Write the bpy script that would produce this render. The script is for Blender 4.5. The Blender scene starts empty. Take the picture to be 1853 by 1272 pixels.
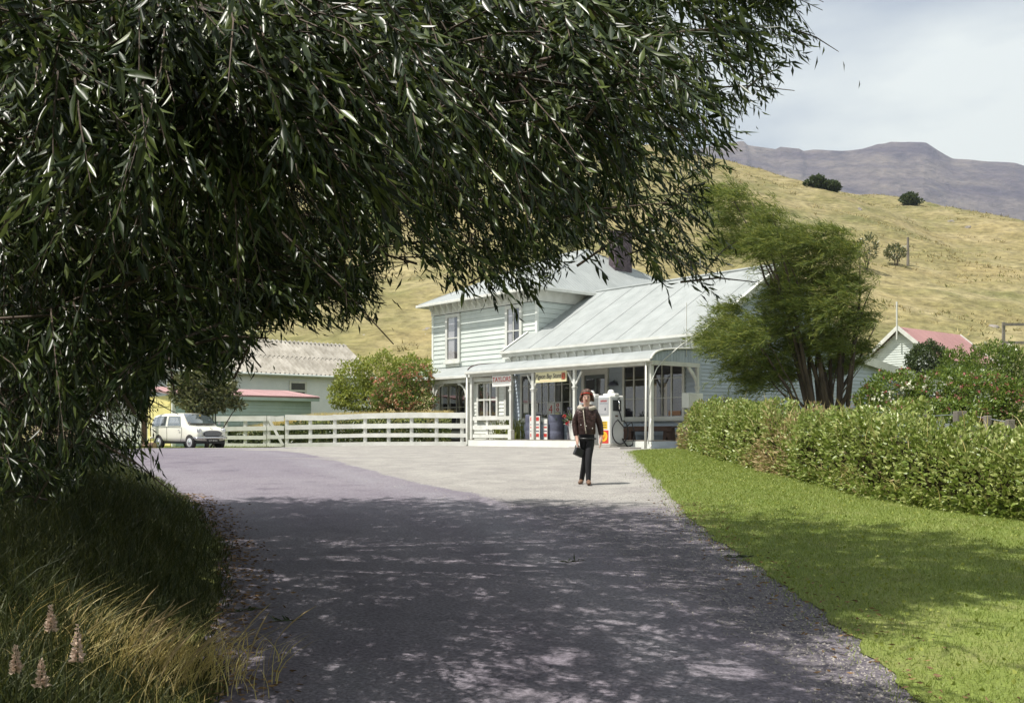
import bpy, bmesh, math, random
import numpy as np
from mathutils import Vector, Matrix
random.seed(7); rng = np.random.default_rng(7)
R_ = math.radians
sc = bpy.context.scene
col = sc.collection
# ------------------------------------------------------------------ camera, sky, sun, exposure
F, CX, HY, EZ = 1830.0, 926.5, 784.0, 1.65
cam = bpy.data.cameras.new('camera'); co = bpy.data.objects.new('camera', cam); col.objects.link(co)
co.location = (0, 0, EZ); co.rotation_euler = (R_(90), 0, 0)
cam.sensor_width = 36; cam.lens = F / 1853 * 36; cam.shift_y = (HY - 636) / 1853; cam.clip_end = 20000; cam.clip_start = .05
sc.camera = co
EL = 65.0
SH = Vector((-.94, -.34)).normalized()
S = Vector((SH.x * math.cos(R_(EL)), SH.y * math.cos(R_(EL)), math.sin(R_(EL))))
w = bpy.data.worlds.new('World'); sc.world = w; w.use_nodes = True
nt = w.node_tree; nt.nodes.clear()
sky = nt.nodes.new('ShaderNodeTexSky'); sky.sky_type = 'NISHITA'; sky.sun_disc = False
sky.sun_elevation = R_(EL); sky.sun_rotation = math.atan2(S.x, S.y); sky.air_density = 1.0; sky.dust_density = 1.5
tc = nt.nodes.new('ShaderNodeTexCoord'); mp = nt.nodes.new('ShaderNodeMapping'); mp.inputs['Scale'].default_value = (1.0, 1.0, 3.0)
nz = nt.nodes.new('ShaderNodeTexNoise'); nz.inputs['Scale'].default_value = 2.2; nz.inputs['Detail'].default_value = 7; nz.inputs['Roughness'].default_value = .5
rp = nt.nodes.new('ShaderNodeValToRGB'); rp.color_ramp.elements[0].position = .36; rp.color_ramp.elements[1].position = .60
rp.color_ramp.elements[0].color = (.12, .12, .12, 1); rp.color_ramp.elements[1].color = (.92, .92, .92, 1); mp.inputs['Location'].default_value = (3.1, 2.2, 0)
mx = nt.nodes.new('ShaderNodeMixRGB'); mx.inputs[2].default_value = (9.9, 10.4, 9.5, 1)
bg = nt.nodes.new('ShaderNodeBackground'); bg.inputs[1].default_value = .078
wo = nt.nodes.new('ShaderNodeOutputWorld')
L = nt.links.new
L(tc.outputs['Generated'], mp.inputs[0]); L(mp.outputs[0], nz.inputs['Vector']); L(nz.outputs['Fac'], rp.inputs[0])
L(rp.outputs[0], mx.inputs[0]); L(sky.outputs[0], mx.inputs[1]); L(mx.outputs[0], bg.inputs[0]); L(bg.outputs[0], wo.inputs[0])
sl = bpy.data.lights.new('sun', 'SUN'); sl.energy = 4.8; sl.angle = R_(.53); sl.color = (1, .955, .88)
so = bpy.data.objects.new('sun', sl); col.objects.link(so); so.rotation_euler = S.to_track_quat('Z', 'Y').to_euler(); so.location = (-30, -10, 60)
vs = sc.view_settings; vs.view_transform = 'Standard'; vs.look = 'None'; vs.exposure = 0.50; vs.gamma = 1; vs.use_curve_mapping = False
sc.cycles.max_bounces = 6; sc.cycles.transparent_max_bounces = 12; sc.cycles.use_denoising = True; sc.cycles.caustics_reflective = False; sc.cycles.caustics_refractive = False

# ------------------------------------------------------------------ helpers
def g(X, Y):
    """ground height of the road, forecourt and lawn"""
    if Y < 18: z = .043 * Y
    elif Y < 32:
        t = (Y - 18) / 14; h = 14
        z = (2*t**3 - 3*t*t + 1) * .774 + (t**3 - 2*t*t + t) * h * .043 + (-2*t**3 + 3*t*t) * 1.16 + (t**3 - t*t) * h * .004
    else: z = 1.16
    k = min(1, max(0, (-X - 4) / 7)) * min(1, max(0, (Y - 22) / 10)); z -= .095 * k * k * (3 - 2 * k)
    return z
GX = np.linspace(-70, 40, 441); GY = np.linspace(-8, 62, 701); GT = None
def gv(X, Y, T=None):
    """ground heights for many points, read from a table of g (or of the banked ground)"""
    T = GT if T is None else T
    fx = np.clip((np.asarray(X) - GX[0]) / (GX[1] - GX[0]), 0, len(GX) - 1.001); fy = np.clip((np.asarray(Y) - GY[0]) / (GY[1] - GY[0]), 0, len(GY) - 1.001)
    i = fx.astype(int); j = fy.astype(int); a = fx - i; b = fy - j
    return (T[j, i] * (1 - a) + T[j, i+1] * a) * (1 - b) + (T[j+1, i] * (1 - a) + T[j+1, i+1] * a) * b
_y = np.array([g(0, y) for y in GY]); _k = np.clip((-GX - 4) / 7, 0, 1)[None] * np.clip((GY - 22) / 10, 0, 1)[:, None]; GT = _y[:, None] - .095 * _k * _k * (3 - 2 * _k)
def at(px, py, Y): return Vector(((px - CX) / F * Y, Y, EZ + (HY - py) / F * Y))
def ground_at(px, py):
    lo, hi = 2.0, 60.0
    for _ in range(40):
        m = (lo + hi) / 2
        zz = EZ + (HY - py) / F * m
        if zz > g((px - CX) / F * m, m): lo = m
        else: hi = m
    return ((px - CX) / F * lo, lo)
def sstep(a, b, x):
    t = min(1, max(0, (x - a) / (b - a))); return t * t * (3 - 2 * t)
def interp(pts, y): return float(np.interp(y, [p[0] for p in pts], [p[1] for p in pts]))

TMP = bpy.data.scenes.new('workbench')
def baked(o):
    """evaluate one object's modifiers (or text) in a scene of its own"""
    TMP.collection.objects.link(o); TMP.view_layers[0].update(); dg = TMP.view_layers[0].depsgraph; nm = bpy.data.meshes.new_from_object(o.evaluated_get(dg)); bpy.data.objects.remove(o); return nm
class MB:
    def __init__(s): s.v = []; s.f = []
    def add(s, vs, fs):
        o = len(s.v); s.v += [tuple(p) for p in vs]; s.f += [tuple(i + o for i in f) for f in fs]; return s
    def box(s, x0, x1, y0, y1, z0, z1):
        return s.add([(x0,y0,z0),(x1,y0,z0),(x1,y1,z0),(x0,y1,z0),(x0,y0,z1),(x1,y0,z1),(x1,y1,z1),(x0,y1,z1)],
                     [(0,3,2,1),(4,5,6,7),(0,1,5,4),(1,2,6,5),(2,3,7,6),(3,0,4,7)])
    def prism(s, poly, axis, a, b):
        """extrude a 2D polygon along axis 'x' (poly in y,z), 'y' (poly in x,z) or 'z' (poly in x,y)"""
        def P(p, t): return {'x': (t, p[0], p[1]), 'y': (p[0], t, p[1]), 'z': (p[0], p[1], t)}[axis]
        n = len(poly)
        return s.add([P(p, a) for p in poly] + [P(p, b) for p in poly],
                     [tuple(range(n)), tuple(range(2*n-1, n-1, -1))] + [(i, i+n, (i+1) % n + n, (i+1) % n) for i in range(n)])
    def tube(s, pts, rad, n=8, cap=True):
        pts = [Vector(p) for p in pts]
        if not hasattr(rad, '__len__'): rad = [rad] * len(pts)
        vs = []; fs = []; up = Vector((0, 0, 1)); prev = None
        for i, p in enumerate(pts):
            d = (pts[min(i+1, len(pts)-1)] - pts[max(i-1, 0)]).normalized()
            if prev is None:
                a = d.cross(up)
                if a.length < 1e-3: a = d.cross(Vector((1, 0, 0)))
            else: a = prev - d * prev.dot(d)
            a.normalize(); prev = a; b = d.cross(a)
            vs += [p + (a * math.cos(2*math.pi*k/n) + b * math.sin(2*math.pi*k/n)) * rad[i] for k in range(n)]
        for i in range(len(pts)-1):
            for k in range(n): fs.append((i*n+k, i*n+(k+1) % n, (i+1)*n+(k+1) % n, (i+1)*n+k))
        if cap: fs += [tuple(range(n-1, -1, -1)), tuple(range((len(pts)-1)*n, len(pts)*n))]
        return s.add(vs, fs)
    def lathe(s, prof, c=(0,0,0), n=16):
        return s.tube([(c[0], c[1], c[2] + z) for r, z in prof], [max(r, 1e-4) for r, z in prof], n)
    def bar(s, p, q, wd, hd, up=(0, 0, 1)):
        p, q = Vector(p), Vector(q); d = (q - p).normalized(); up = Vector(up); a = d.cross(up).normalized(); b = a.cross(d)
        vs = [e + a * (i * wd / 2) + b * (j * hd / 2) for e in (p, q) for i, j in ((-1,-1),(1,-1),(1,1),(-1,1))]
        return s.add(vs, [(0,1,2,3),(7,6,5,4),(0,4,5,1),(1,5,6,2),(2,6,7,3),(3,7,4,0)])
    def mesh(s, name):
        m = bpy.data.meshes.new(name); m.from_pydata(s.v, [], s.f)
        bm = bmesh.new(); bm.from_mesh(m); bmesh.ops.recalc_face_normals(bm, faces=bm.faces); bm.to_mesh(m); bm.free(); return m
    def build(s, name, mat, parent=None, bevel=0, smooth=False, seg=2):
        m = s.mesh(name)
        if bevel:
            bm = bmesh.new(); bm.from_mesh(m)
            bmesh.ops.bevel(bm, geom=[e for e in bm.edges if len(e.link_faces) == 2 and e.calc_face_angle() > .5], offset=bevel, segments=seg, affect='EDGES', profile=.5)
            bm.to_mesh(m); bm.free()
        return obj(name, m, mat, parent, smooth)
def obj(name, me, mat, parent=None, smooth=False, loc=None, rot=None, scale=None):
    o = bpy.data.objects.new(name, me); col.objects.link(o)
    if mat is not None and me is not None and not me.materials: me.materials.append(M[mat] if isinstance(mat, str) else mat)
    if smooth and me.polygons: me.polygons.foreach_set('use_smooth', [True] * len(me.polygons))
    o.parent = parent
    if loc is not None: o.location = loc
    if rot is not None: o.rotation_euler = rot
    if scale is not None: o.scale = scale
    return o
def box(name, mat, parent, x0, x1, y0, y1, z0, z1, bevel=0): return MB().box(x0, x1, y0, y1, z0, z1).build(name, mat, parent, bevel)
def tag(o, label, cat, group=None, kind=None):
    if label: o['label'] = label
    if cat: o['category'] = cat
    if group: o['group'] = group
    if kind: o['kind'] = kind
    return o
def thing(name, label, cat, loc=(0,0,0), rz=0, group=None):
    o = bpy.data.objects.new(name, None); col.objects.link(o); o.location = loc; o.rotation_euler = (0, 0, rz); o.empty_display_size = .2
    return tag(o, label, cat, group)
def struct(o): o['kind'] = 'structure'; return o
def stuff(o): o['kind'] = 'stuff'; return o
def rebase(root, p):
    """move a root Empty to local point p, keeping its parts where they are"""
    p = Vector(p); mw = Matrix.Translation(root.location) @ root.rotation_euler.to_matrix().to_4x4()
    for c in root.children: c.location = Vector(c.location) - p
    root.location = mw @ p
def npmesh(name, V, faces, k):
    """fast mesh from numpy: V (n,3), faces (m,k)"""
    me = bpy.data.meshes.new(name); V = np.ascontiguousarray(V, dtype=np.float32); faces = np.ascontiguousarray(faces, dtype=np.int32); m = len(faces)
    me.vertices.add(len(V)); me.vertices.foreach_set('co', V.ravel())
    me.loops.add(m * k); me.loops.foreach_set('vertex_index', faces.ravel())
    me.polygons.add(m); me.polygons.foreach_set('loop_start', np.arange(0, m * k, k, dtype=np.int32)); me.polygons.foreach_set('loop_total', np.full(m, k, dtype=np.int32))
    me.update(calc_edges=True); return me
def unit(v): return v / np.maximum(np.linalg.norm(v, axis=1, keepdims=True), 1e-9)
def leafmesh(name, P, D, Ln, W, fold=.25, mid=.42, N=None):
    """n leaves: base P, direction D, length, width; two triangles folded on the midrib"""
    n = len(P); D = unit(D)
    A = rng.normal(size=(n, 3)) if N is None else np.cross(D, N)
    A = unit(A - D * (A * D).sum(1, keepdims=True)); B = np.cross(D, A)
    Ln = np.broadcast_to(Ln, n)[:, None]; W = np.broadcast_to(W, n)[:, None]
    base = P; tip = P + D * Ln - B * (Ln * .06); m = P + D * Ln * mid + B * (W * fold)
    l = m + A * W * .5; r = m - A * W * .5
    V = np.stack([base, l, tip, r], 1).reshape(-1, 3); i = np.arange(n)[:, None] * 4
    fa = np.concatenate([i + [0, 1, 2], i + [0, 2, 3]], 1).reshape(-1, 3)
    return npmesh(name, V, fa, 3)
def blademesh(name, P, H, lean, W, seg=3):
    """n curved grass blades: base P, height H, lean vectors (n,2), width"""
    n = len(P); H = np.broadcast_to(H, n); W = np.broadcast_to(W, n)
    a = rng.uniform(0, 2 * np.pi, n); A = np.stack([np.cos(a), np.sin(a), 0 * a], 1)
    Vs = []
    for k in range(seg + 1):
        t = k / seg; c = P.copy(); c[:, 2] += H * (t - .18 * t * t); c[:, :2] += lean * (H * t * t)[:, None]
        ww = (W * (1 - t) ** .7)[:, None] * .5
        if k < seg: Vs += [c - A * ww, c + A * ww]
        else: Vs += [c]
    V = np.stack(Vs, 1); m = V.shape[1]; V = V.reshape(-1, 3); i = np.arange(n)[:, None] * m; fs = []
    for k in range(seg):
        q = 2 * k
        if k < seg - 1: fs += [i + [q, q+1, q+3], i + [q, q+3, q+2]]
        else: fs += [i + [q, q+1, q+2]]
    return npmesh(name, V, np.concatenate(fs, 1).reshape(-1, 3), 3)
def inpoly(px, py, poly):
    x = np.asarray(px); y = np.asarray(py); c = np.zeros(x.shape, bool); n = len(poly)
    for i in range(n):
        x1, y1 = poly[i]; x2, y2 = poly[i-1]
        k = ((y1 > y) != (y2 > y)); c ^= k & (x < (x2 - x1) * (y - y1) / ((y2 - y1) if y2 != y1 else 1e-9) + x1)
    return c

# ------------------------------------------------------------------ materials
M = {}
def mat(name, c1, c2=None, scale=3.0, rough=.6, bump=0, bscale=None, spec=.4, detail=5, stretch=None, rnd=0, metal=0, trans=0, island=0, c3=None, lo=.35, hi=.65):
    m = bpy.data.materials.new(name); m.use_nodes = True; t = m.node_tree; N = t.nodes; K = t.links.new
    b = N['Principled BSDF']; b.inputs['Roughness'].default_value = rough; b.inputs['Metallic'].default_value = metal
    b.inputs['Specular IOR Level'].default_value = spec
    c2 = c2 or tuple(x * .82 for x in c1)
    geo = N.new('ShaderNodeNewGeometry'); mpn = N.new('ShaderNodeMapping'); K(geo.outputs['Position'], mpn.inputs[0])
    if stretch: mpn.inputs['Scale'].default_value = stretch
    n1 = N.new('ShaderNodeTexNoise'); n1.inputs['Scale'].default_value = scale; n1.inputs['Detail'].default_value = detail; n1.inputs['Roughness'].default_value = .6
    K(mpn.outputs[0], n1.inputs['Vector'])
    rp = N.new('ShaderNodeValToRGB'); rp.color_ramp.elements[0].position = lo; rp.color_ramp.elements[1].position = hi
    rp.color_ramp.elements[0].color = (*c1, 1); rp.color_ramp.elements[1].color = (*c2, 1)
    if c3: e = rp.color_ramp.elements.new(.5 * (lo + hi)); e.color = (*c3, 1)
    out = rp.outputs[0]
    if island:
        K(geo.outputs['Random Per Island'], rp.inputs[0])
    else: K(n1.outputs['Fac'], rp.inputs[0])
    if rnd:
        oi = N.new('ShaderNodeObjectInfo'); mr = N.new('ShaderNodeMapRange'); mr.inputs[3].default_value = 1 - rnd; mr.inputs[4].default_value = 1 + rnd
        K(oi.outputs['Random'], mr.inputs[0]); hs = N.new('ShaderNodeHueSaturation'); K(mr.outputs[0], hs.inputs['Value']); K(out, hs.inputs['Color']); out = hs.outputs[0]
    K(out, b.inputs['Base Color'])
    if bump:
        n2 = N.new('ShaderNodeTexNoise'); n2.inputs['Scale'].default_value = bscale or scale * 6; n2.inputs['Detail'].default_value = 4; K(mpn.outputs[0], n2.inputs['Vector'])
        bp = N.new('ShaderNodeBump'); bp.inputs['Strength'].default_value = bump; bp.inputs['Distance'].default_value = .02; K(n2.outputs['Fac'], bp.inputs['Height']); K(bp.outputs[0], b.inputs['Normal'])
    if trans:
        tr = N.new('ShaderNodeBsdfTranslucent'); hs = N.new('ShaderNodeHueSaturation'); hs.inputs['Hue'].default_value = .485; hs.inputs['Value'].default_value = 1.5; K(out, hs.inputs['Color']); K(hs.outputs[0], tr.inputs[0])
        ms = N.new('ShaderNodeMixShader'); ms.inputs[0].default_value = trans; K(b.outputs[0], ms.inputs[1]); K(tr.outputs[0], ms.inputs[2])
        K(ms.outputs[0], N['Material Output'].inputs[0])
    M[name] = m; return m
def glass(name, tint=(.75, .78, .82), refl=.10):
    m = bpy.data.materials.new(name); m.use_nodes = True; t = m.node_tree; N = t.nodes; K = t.links.new; N.remove(N['Principled BSDF'])
    a = N.new('ShaderNodeBsdfTransparent'); a.inputs[0].default_value = (*tint, 1); b = N.new('ShaderNodeBsdfGlossy'); b.inputs['Roughness'].default_value = .03
    lw = N.new('ShaderNodeLayerWeight'); lw.inputs[0].default_value = .25; mr = N.new('ShaderNodeMapRange'); mr.inputs[3].default_value = refl; mr.inputs[4].default_value = .9
    K(lw.outputs['Facing'], mr.inputs[0]); ms = N.new('ShaderNodeMixShader'); K(mr.outputs[0], ms.inputs[0]); K(a.outputs[0], ms.inputs[1]); K(b.outputs[0], ms.inputs[2]); K(ms.outputs[0], N['Material Output'].inputs[0])
    M[name] = m
mat('white_paint', (.72, .72, .68), (.60, .60, .55), 2.5, .5, .15, 30, rnd=.05)
mat('white_board', (.80, .82, .77), (.70, .72, .67), 1.2, .55, .2, 25, rnd=.04)
mat('pale_green_board', (.64, .68, .64), (.55, .595, .565), 1.5, .55, .2, 25, rnd=.05)
mat('blue_grey_board', (.47, .53, .60), (.40, .46, .53), 1.5, .55, .2, 25, rnd=.06)
mat('garage_green', (.48, .60, .56), (.40, .52, .48), 1.5, .6, .2, 25, rnd=.06)
mat('yellow_paint', (.78, .70, .32), (.68, .60, .25), 1.5, .55, .1, rnd=.04)
mat('roof_grey', (.335, .355, .35), (.275, .295, .29), 1.6, .5, .05, 14, spec=.4, rnd=.035, stretch=(1, 1, .6))
mat('roof_fibre', (.40, .375, .33), (.24, .22, .185), 1.6, .85, .3, 12, rnd=.08)
mat('roof_red', (.37, .22, .215), (.31, .18, .18), 1.5, .6, .05, rnd=.05)
mat('roof_pink', (.36, .20, .19), (.31, .17, .165), .7, .65, .05, 8, rnd=.03)
mat('render_white', (.82, .84, .86), (.72, .75, .77), 1.2, .8, .2, 12)
mat('dark_interior', (.020, .018, .022), (.03, .027, .03), 3, .9)
mat('curtain', (.82, .80, .76), (.62, .60, .58), 8, .9, stretch=(8, 8, .3))
mat('tan_blind', (.42, .33, .16), (.34, .26, .12), 4, .9)
mat('dark_frame', (.16, .19, .19), (.13, .15, .15), 4, .5)
mat('brick', (.145, .110, .125), (.085, .066, .080), 6, .85, .4, 30, rnd=.15)
mat('mortar', (.30, .27, .26), (.24, .22, .21), 6, .9)
mat('timber_dark', (.11, .065, .045), (.06, .035, .025), 5, .7, .3, 20, rnd=.1)
mat('timber_grey', (.27, .24, .20), (.17, .15, .13), 5, .85, .4, 25, rnd=.1, stretch=(1, 1, .2))
mat('pole_wood', (.16, .10, .07), (.10, .065, .045), 4, .85, .4, 20, stretch=(1, 1, .15))
mat('concrete', (.42, .40, .37), (.32, .30, .28), 4, .9, .3, 20)
mat('gutter_dark', (.10, .06, .06), (.07, .045, .045), 4, .5)
mat('sign_yellow', (.80, .74, .46), (.74, .68, .42), 3, .5)
mat('ink_dark', (.03, .03, .05), (.03, .03, .05), 3, .6)
mat('ink_red', (.55, .05, .04), (.50, .045, .035), 3, .5)
mat('emblem_yellow', (.85, .55, .04), (.80, .50, .03), 3, .4)
mat('emblem_red', (.62, .06, .04), (.56, .05, .03), 3, .4)
mat('enamel_white', (.80, .79, .75), (.74, .73, .69), 3, .25, spec=.5)
mat('pump_grey', (.52, .53, .54), (.46, .47, .48), 3, .3, spec=.5)
mat('black_rubber', (.016, .016, .018), (.022, .022, .024), 5, .5)
mat('chrome', (.70, .70, .72), (.62, .62, .64), 3, .14, metal=1)
mat('car_cream', (.80, .78, .68), (.77, .75, .65), 2, .22, spec=.6)
mat('tyre', (.022, .021, .022), (.03, .028, .028), 6, .8)
mat('grille_dark', (.05, .045, .055), (.03, .03, .035), 8, .4)
mat('headlight', (.75, .76, .78), (.68, .69, .71), 3, .08, spec=.8)
mat('net_roll', (.16, .155, .20), (.06, .055, .09), 22, .6, .6, 40)
mat('drum_blue', (.14, .15, .21), (.09, .095, .14), 5, .5, .2)
mat('paper', (.76, .74, .70), (.70, .68, .64), 3, .7)
mat('pot_white', (.76, .76, .73), (.68, .68, .65), 3, .4)
mat('petal_red', (.70, .04, .05), (.55, .03, .06), 3, .6, island=1)
mat('skin', (.66, .42, .33), (.60, .37, .29), 6, .5)
mat('lips', (.42, .10, .09), None, 6, .5)
mat('jacket', (.062, .030, .026), (.028, .014, .012), 18, .45, .9, 26, spec=.4)
mat('fleece', (.55, .50, .42), (.40, .35, .29), 40, .95, .9, 90)
mat('trousers', (.012, .012, .015), (.018, .018, .022), 8, .8)
mat('hair', (.10, .046, .024), (.055, .025, .014), 30, .5, .5, 60)
mat('shoe', (.17, .095, .055), (.12, .065, .04), 8, .5)
mat('leather_black', (.012, .012, .012), (.02, .02, .02), 8, .35)
mat('bark', (.11, .08, .06), (.05, .038, .03), 5, .9, .8, 18, stretch=(1, 1, .35))
mat('willow_leaf', (.013, .025, .006), (.11, .145, .036), rough=.36, spec=.42, island=1, trans=.24, lo=0, hi=1, c3=(.022, .040, .010))
mat('pale_leaf', (.16, .21, .03), (.30, .33, .07), rough=.5, island=1, trans=.3, lo=0, hi=1)
mat('bush_leaf', (.08, .14, .025), (.19, .25, .045), rough=.4, island=1, trans=.25, lo=0, hi=1)
mat('hedge_leaf', (.13, .19, .03), (.40, .43, .16), rough=.4, spec=.5, island=1, trans=.22, lo=0, hi=1, c3=(.21, .27, .055))
mat('hedge_dry', (.32, .24, .12), (.45, .35, .18), rough=.7, island=1, trans=.15, lo=0, hi=1)
mat('dark_leaf', (.035, .06, .018), (.08, .11, .03), rough=.35, spec=.5, island=1, trans=.2, lo=0, hi=1)
mat('magnolia_leaf', (.05, .075, .02), (.20, .20, .08), rough=.3, spec=.6, island=1, trans=.15, lo=0, hi=1)
mat('feather_leaf', (.085, .13, .022), (.29, .31, .07), rough=.6, island=1, trans=.3, lo=0, hi=1, c3=(.13, .175, .034))
mat('bloom_orange', (.50, .20, .11), (.40, .27, .16), rough=.6, island=1, trans=.2, lo=0, hi=1)
mat('bloom_pink', (.42, .10, .12), (.34, .17, .13), rough=.6, island=1, trans=.2, lo=0, hi=1)
mat('bloom_white', (.75, .74, .62), (.66, .66, .5), rough=.6, island=1, trans=.2, lo=0, hi=1)
mat('lawn_blade', (.125, .175, .026), (.30, .335, .095), rough=.55, island=1, trans=.3, lo=0, hi=1, c3=(.19, .25, .048))
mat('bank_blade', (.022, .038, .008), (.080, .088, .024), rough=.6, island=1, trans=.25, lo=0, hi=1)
mat('dry_blade', (.50, .40, .15), (.70, .58, .30), rough=.6, island=1, trans=.25, lo=0, hi=1, c3=(.50, .44, .15))
mat('lupin_petal', (.42, .31, .22), (.70, .57, .48), rough=.6, island=1, trans=.2, lo=0, hi=1)
mat('litter_leaf', (.12, .07, .035), (.26, .16, .07), rough=.8, island=1, lo=0, hi=1)
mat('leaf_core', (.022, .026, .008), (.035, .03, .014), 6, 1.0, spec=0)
mat('rock', (.36, .32, .28), (.20, .18, .17), 2, .9, .5, 6)
glass('pane_glass', (.90, .90, .93), .09); glass('car_glass', (.85, .88, .90), .14)
def ground_mat(name, cols, s1, s2, s3, rough=.95, bump=.3, bdist=.02, st=(1, 1, 1)):
    """broad patches (s1), middle mottling (s2) and fine grain (s3) between three colours"""
    m = bpy.data.materials.new(name); m.use_nodes = True; t = m.node_tree; N = t.nodes; K = t.links.new; b = N['Principled BSDF']
    b.inputs['Roughness'].default_value = rough; b.inputs['Specular IOR Level'].default_value = .25
    geo = N.new('ShaderNodeNewGeometry'); mpn = N.new('ShaderNodeMapping'); mpn.inputs['Scale'].default_value = st; K(geo.outputs['Position'], mpn.inputs[0])
    def noise(s, d=5):
        n = N.new('ShaderNodeTexNoise'); n.inputs['Scale'].default_value = s; n.inputs['Detail'].default_value = d; n.inputs['Roughness'].default_value = .62; K(mpn.outputs[0], n.inputs['Vector']); return n
    def ramp(src, lo, hi):
        r = N.new('ShaderNodeMapRange'); r.inputs[1].default_value = lo; r.inputs[2].default_value = hi; K(src.outputs['Fac'], r.inputs[0]); return r
    a, c, d = noise(s1), noise(s2), noise(s3, 3)
    m1 = N.new('ShaderNodeMixRGB'); m1.inputs[1].default_value = (*cols[0], 1); m1.inputs[2].default_value = (*cols[1], 1); K(ramp(a, .38, .62).outputs[0], m1.inputs[0])
    m2 = N.new('ShaderNodeMixRGB'); m2.inputs[2].default_value = (*cols[2], 1); K(m1.outputs[0], m2.inputs[1]); K(ramp(c, .45, .75).outputs[0], m2.inputs[0])
    m3 = N.new('ShaderNodeMixRGB'); m3.blend_type = 'MULTIPLY'; m3.inputs[0].default_value = 1
    r3 = ramp(d, .3, .7); r3.inputs[3].default_value = .62; r3.inputs[4].default_value = 1.3; K(r3.outputs[0], m3.inputs[2]); K(m2.outputs[0], m3.inputs[1]); K(m3.outputs[0], b.inputs['Base Color'])
    bp = N.new('ShaderNodeBump'); bp.inputs['Strength'].default_value = bump; bp.inputs['Distance'].default_value = bdist; K(d.outputs['Fac'], bp.inputs['Height']); K(bp.outputs[0], b.inputs['Normal'])
    M[name] = m
def paving_mat():
    """chip seal that gives way to loose shingle; vertex attributes say where each lies"""
    m = bpy.data.materials.new('paving'); m.use_nodes = True; t = m.node_tree; N = t.nodes; K = t.links.new; b = N['Principled BSDF']
    b.inputs['Roughness'].default_value = .9; b.inputs['Specular IOR Level'].default_value = .25
    geo = N.new('ShaderNodeNewGeometry')
    def noise(sc_, d=5, r=.6):
        n = N.new('ShaderNodeTexNoise'); n.inputs['Scale'].default_value = sc_; n.inputs['Detail'].default_value = d; n.inputs['Roughness'].default_value = r; K(geo.outputs['Position'], n.inputs['Vector']); return n.outputs['Fac']
    def rng_(x, a, c, lo=0, hi=1):
        r = N.new('ShaderNodeMapRange'); r.inputs[1].default_value = a; r.inputs[2].default_value = c; r.inputs[3].default_value = lo; r.inputs[4].default_value = hi; K(x, r.inputs[0]); return r.outputs[0]
    def attr(nm): a = N.new('ShaderNodeAttribute'); a.attribute_name = nm; return a.outputs['Fac']
    def math_(op, a, c):
        q = N.new('ShaderNodeMath'); q.operation = op
        for i, x in enumerate((a, c)):
            if isinstance(x, (int, float)): q.inputs[i].default_value = x
            else: K(x, q.inputs[i])
        return q.outputs[0]
    def mix(f, a, c):
        q = N.new('ShaderNodeMixRGB'); K(f, q.inputs[0])
        for i, x in ((1, a), (2, c)):
            if isinstance(x, tuple): q.inputs[i].default_value = (*x, 1)
            else: K(x, q.inputs[i])
        return q.outputs[0]
    big, mid, fine, grit = noise(.35), noise(1.7), noise(42, 2), noise(24, 4)
    seal = mix(rng_(big, .38, .62), (.148, .130, .156), (.190, .172, .194)); seal = mix(rng_(mid, .5, .75), seal, (.105, .090, .115))
    worn = math_('MULTIPLY', attr('worn'), rng_(mid, .3, .6)); seal = mix(worn, seal, (.20, .187, .208))
    pale = mix(rng_(mid, .35, .65), (.30, .287, .262), (.225, .212, .200)); chips = mix(rng_(grit, .4, .62), (.085, .075, .095), (.17, .155, .165))
    sh = math_('ADD', attr('shingle'), math_('MULTIPLY', math_('SUBTRACT', mid, .5), .9)); loose = mix(rng_(sh, .3, .7), chips, pale)
    gv = math_('ADD', math_('ADD', attr('gravel'), math_('MULTIPLY', math_('SUBTRACT', mid, .5), .9)), math_('MULTIPLY', math_('SUBTRACT', grit, .5), 1.1)); c_ = mix(rng_(gv, .42, .58), seal, loose)
    v = mix(rng_(fine, 0, 1, 0, 1), (.05, .05, .05), (1.95, 1.95, 1.95)); q = N.new('ShaderNodeMixRGB'); q.blend_type = 'MULTIPLY'; q.inputs[0].default_value = 1; K(c_, q.inputs[1]); K(v, q.inputs[2]); K(q.outputs[0], b.inputs['Base Color'])
    bp = N.new('ShaderNodeBump'); bp.inputs['Strength'].default_value = .7; bp.inputs['Distance'].default_value = .014; K(math_('ADD', fine, math_('MULTIPLY', grit, .5)), bp.inputs['Height']); K(bp.outputs[0], b.inputs['Normal'])
    M['paving'] = m
paving_mat()
ground_mat('soil_grass', [(.10, .12, .03), (.15, .16, .045), (.12, .095, .05)], .4, 2, 30)
ground_mat('lawn_soil', [(.12, .16, .032), (.16, .20, .045), (.19, .20, .068)], .5, 2.2, 45)
ground_mat('hill_grass', [(.262, .212, .098), (.150, .148, .056), (.33, .275, .150)], .035, .16, .9, .95, .55, .6, (1, 1, 2.6))
ground_mat('mountain', [(.070, .054, .062), (.155, .128, .105), (.040, .032, .046)], .004, .010, .035, .95, .9, 12, (1, 1, 1.8))

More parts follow.
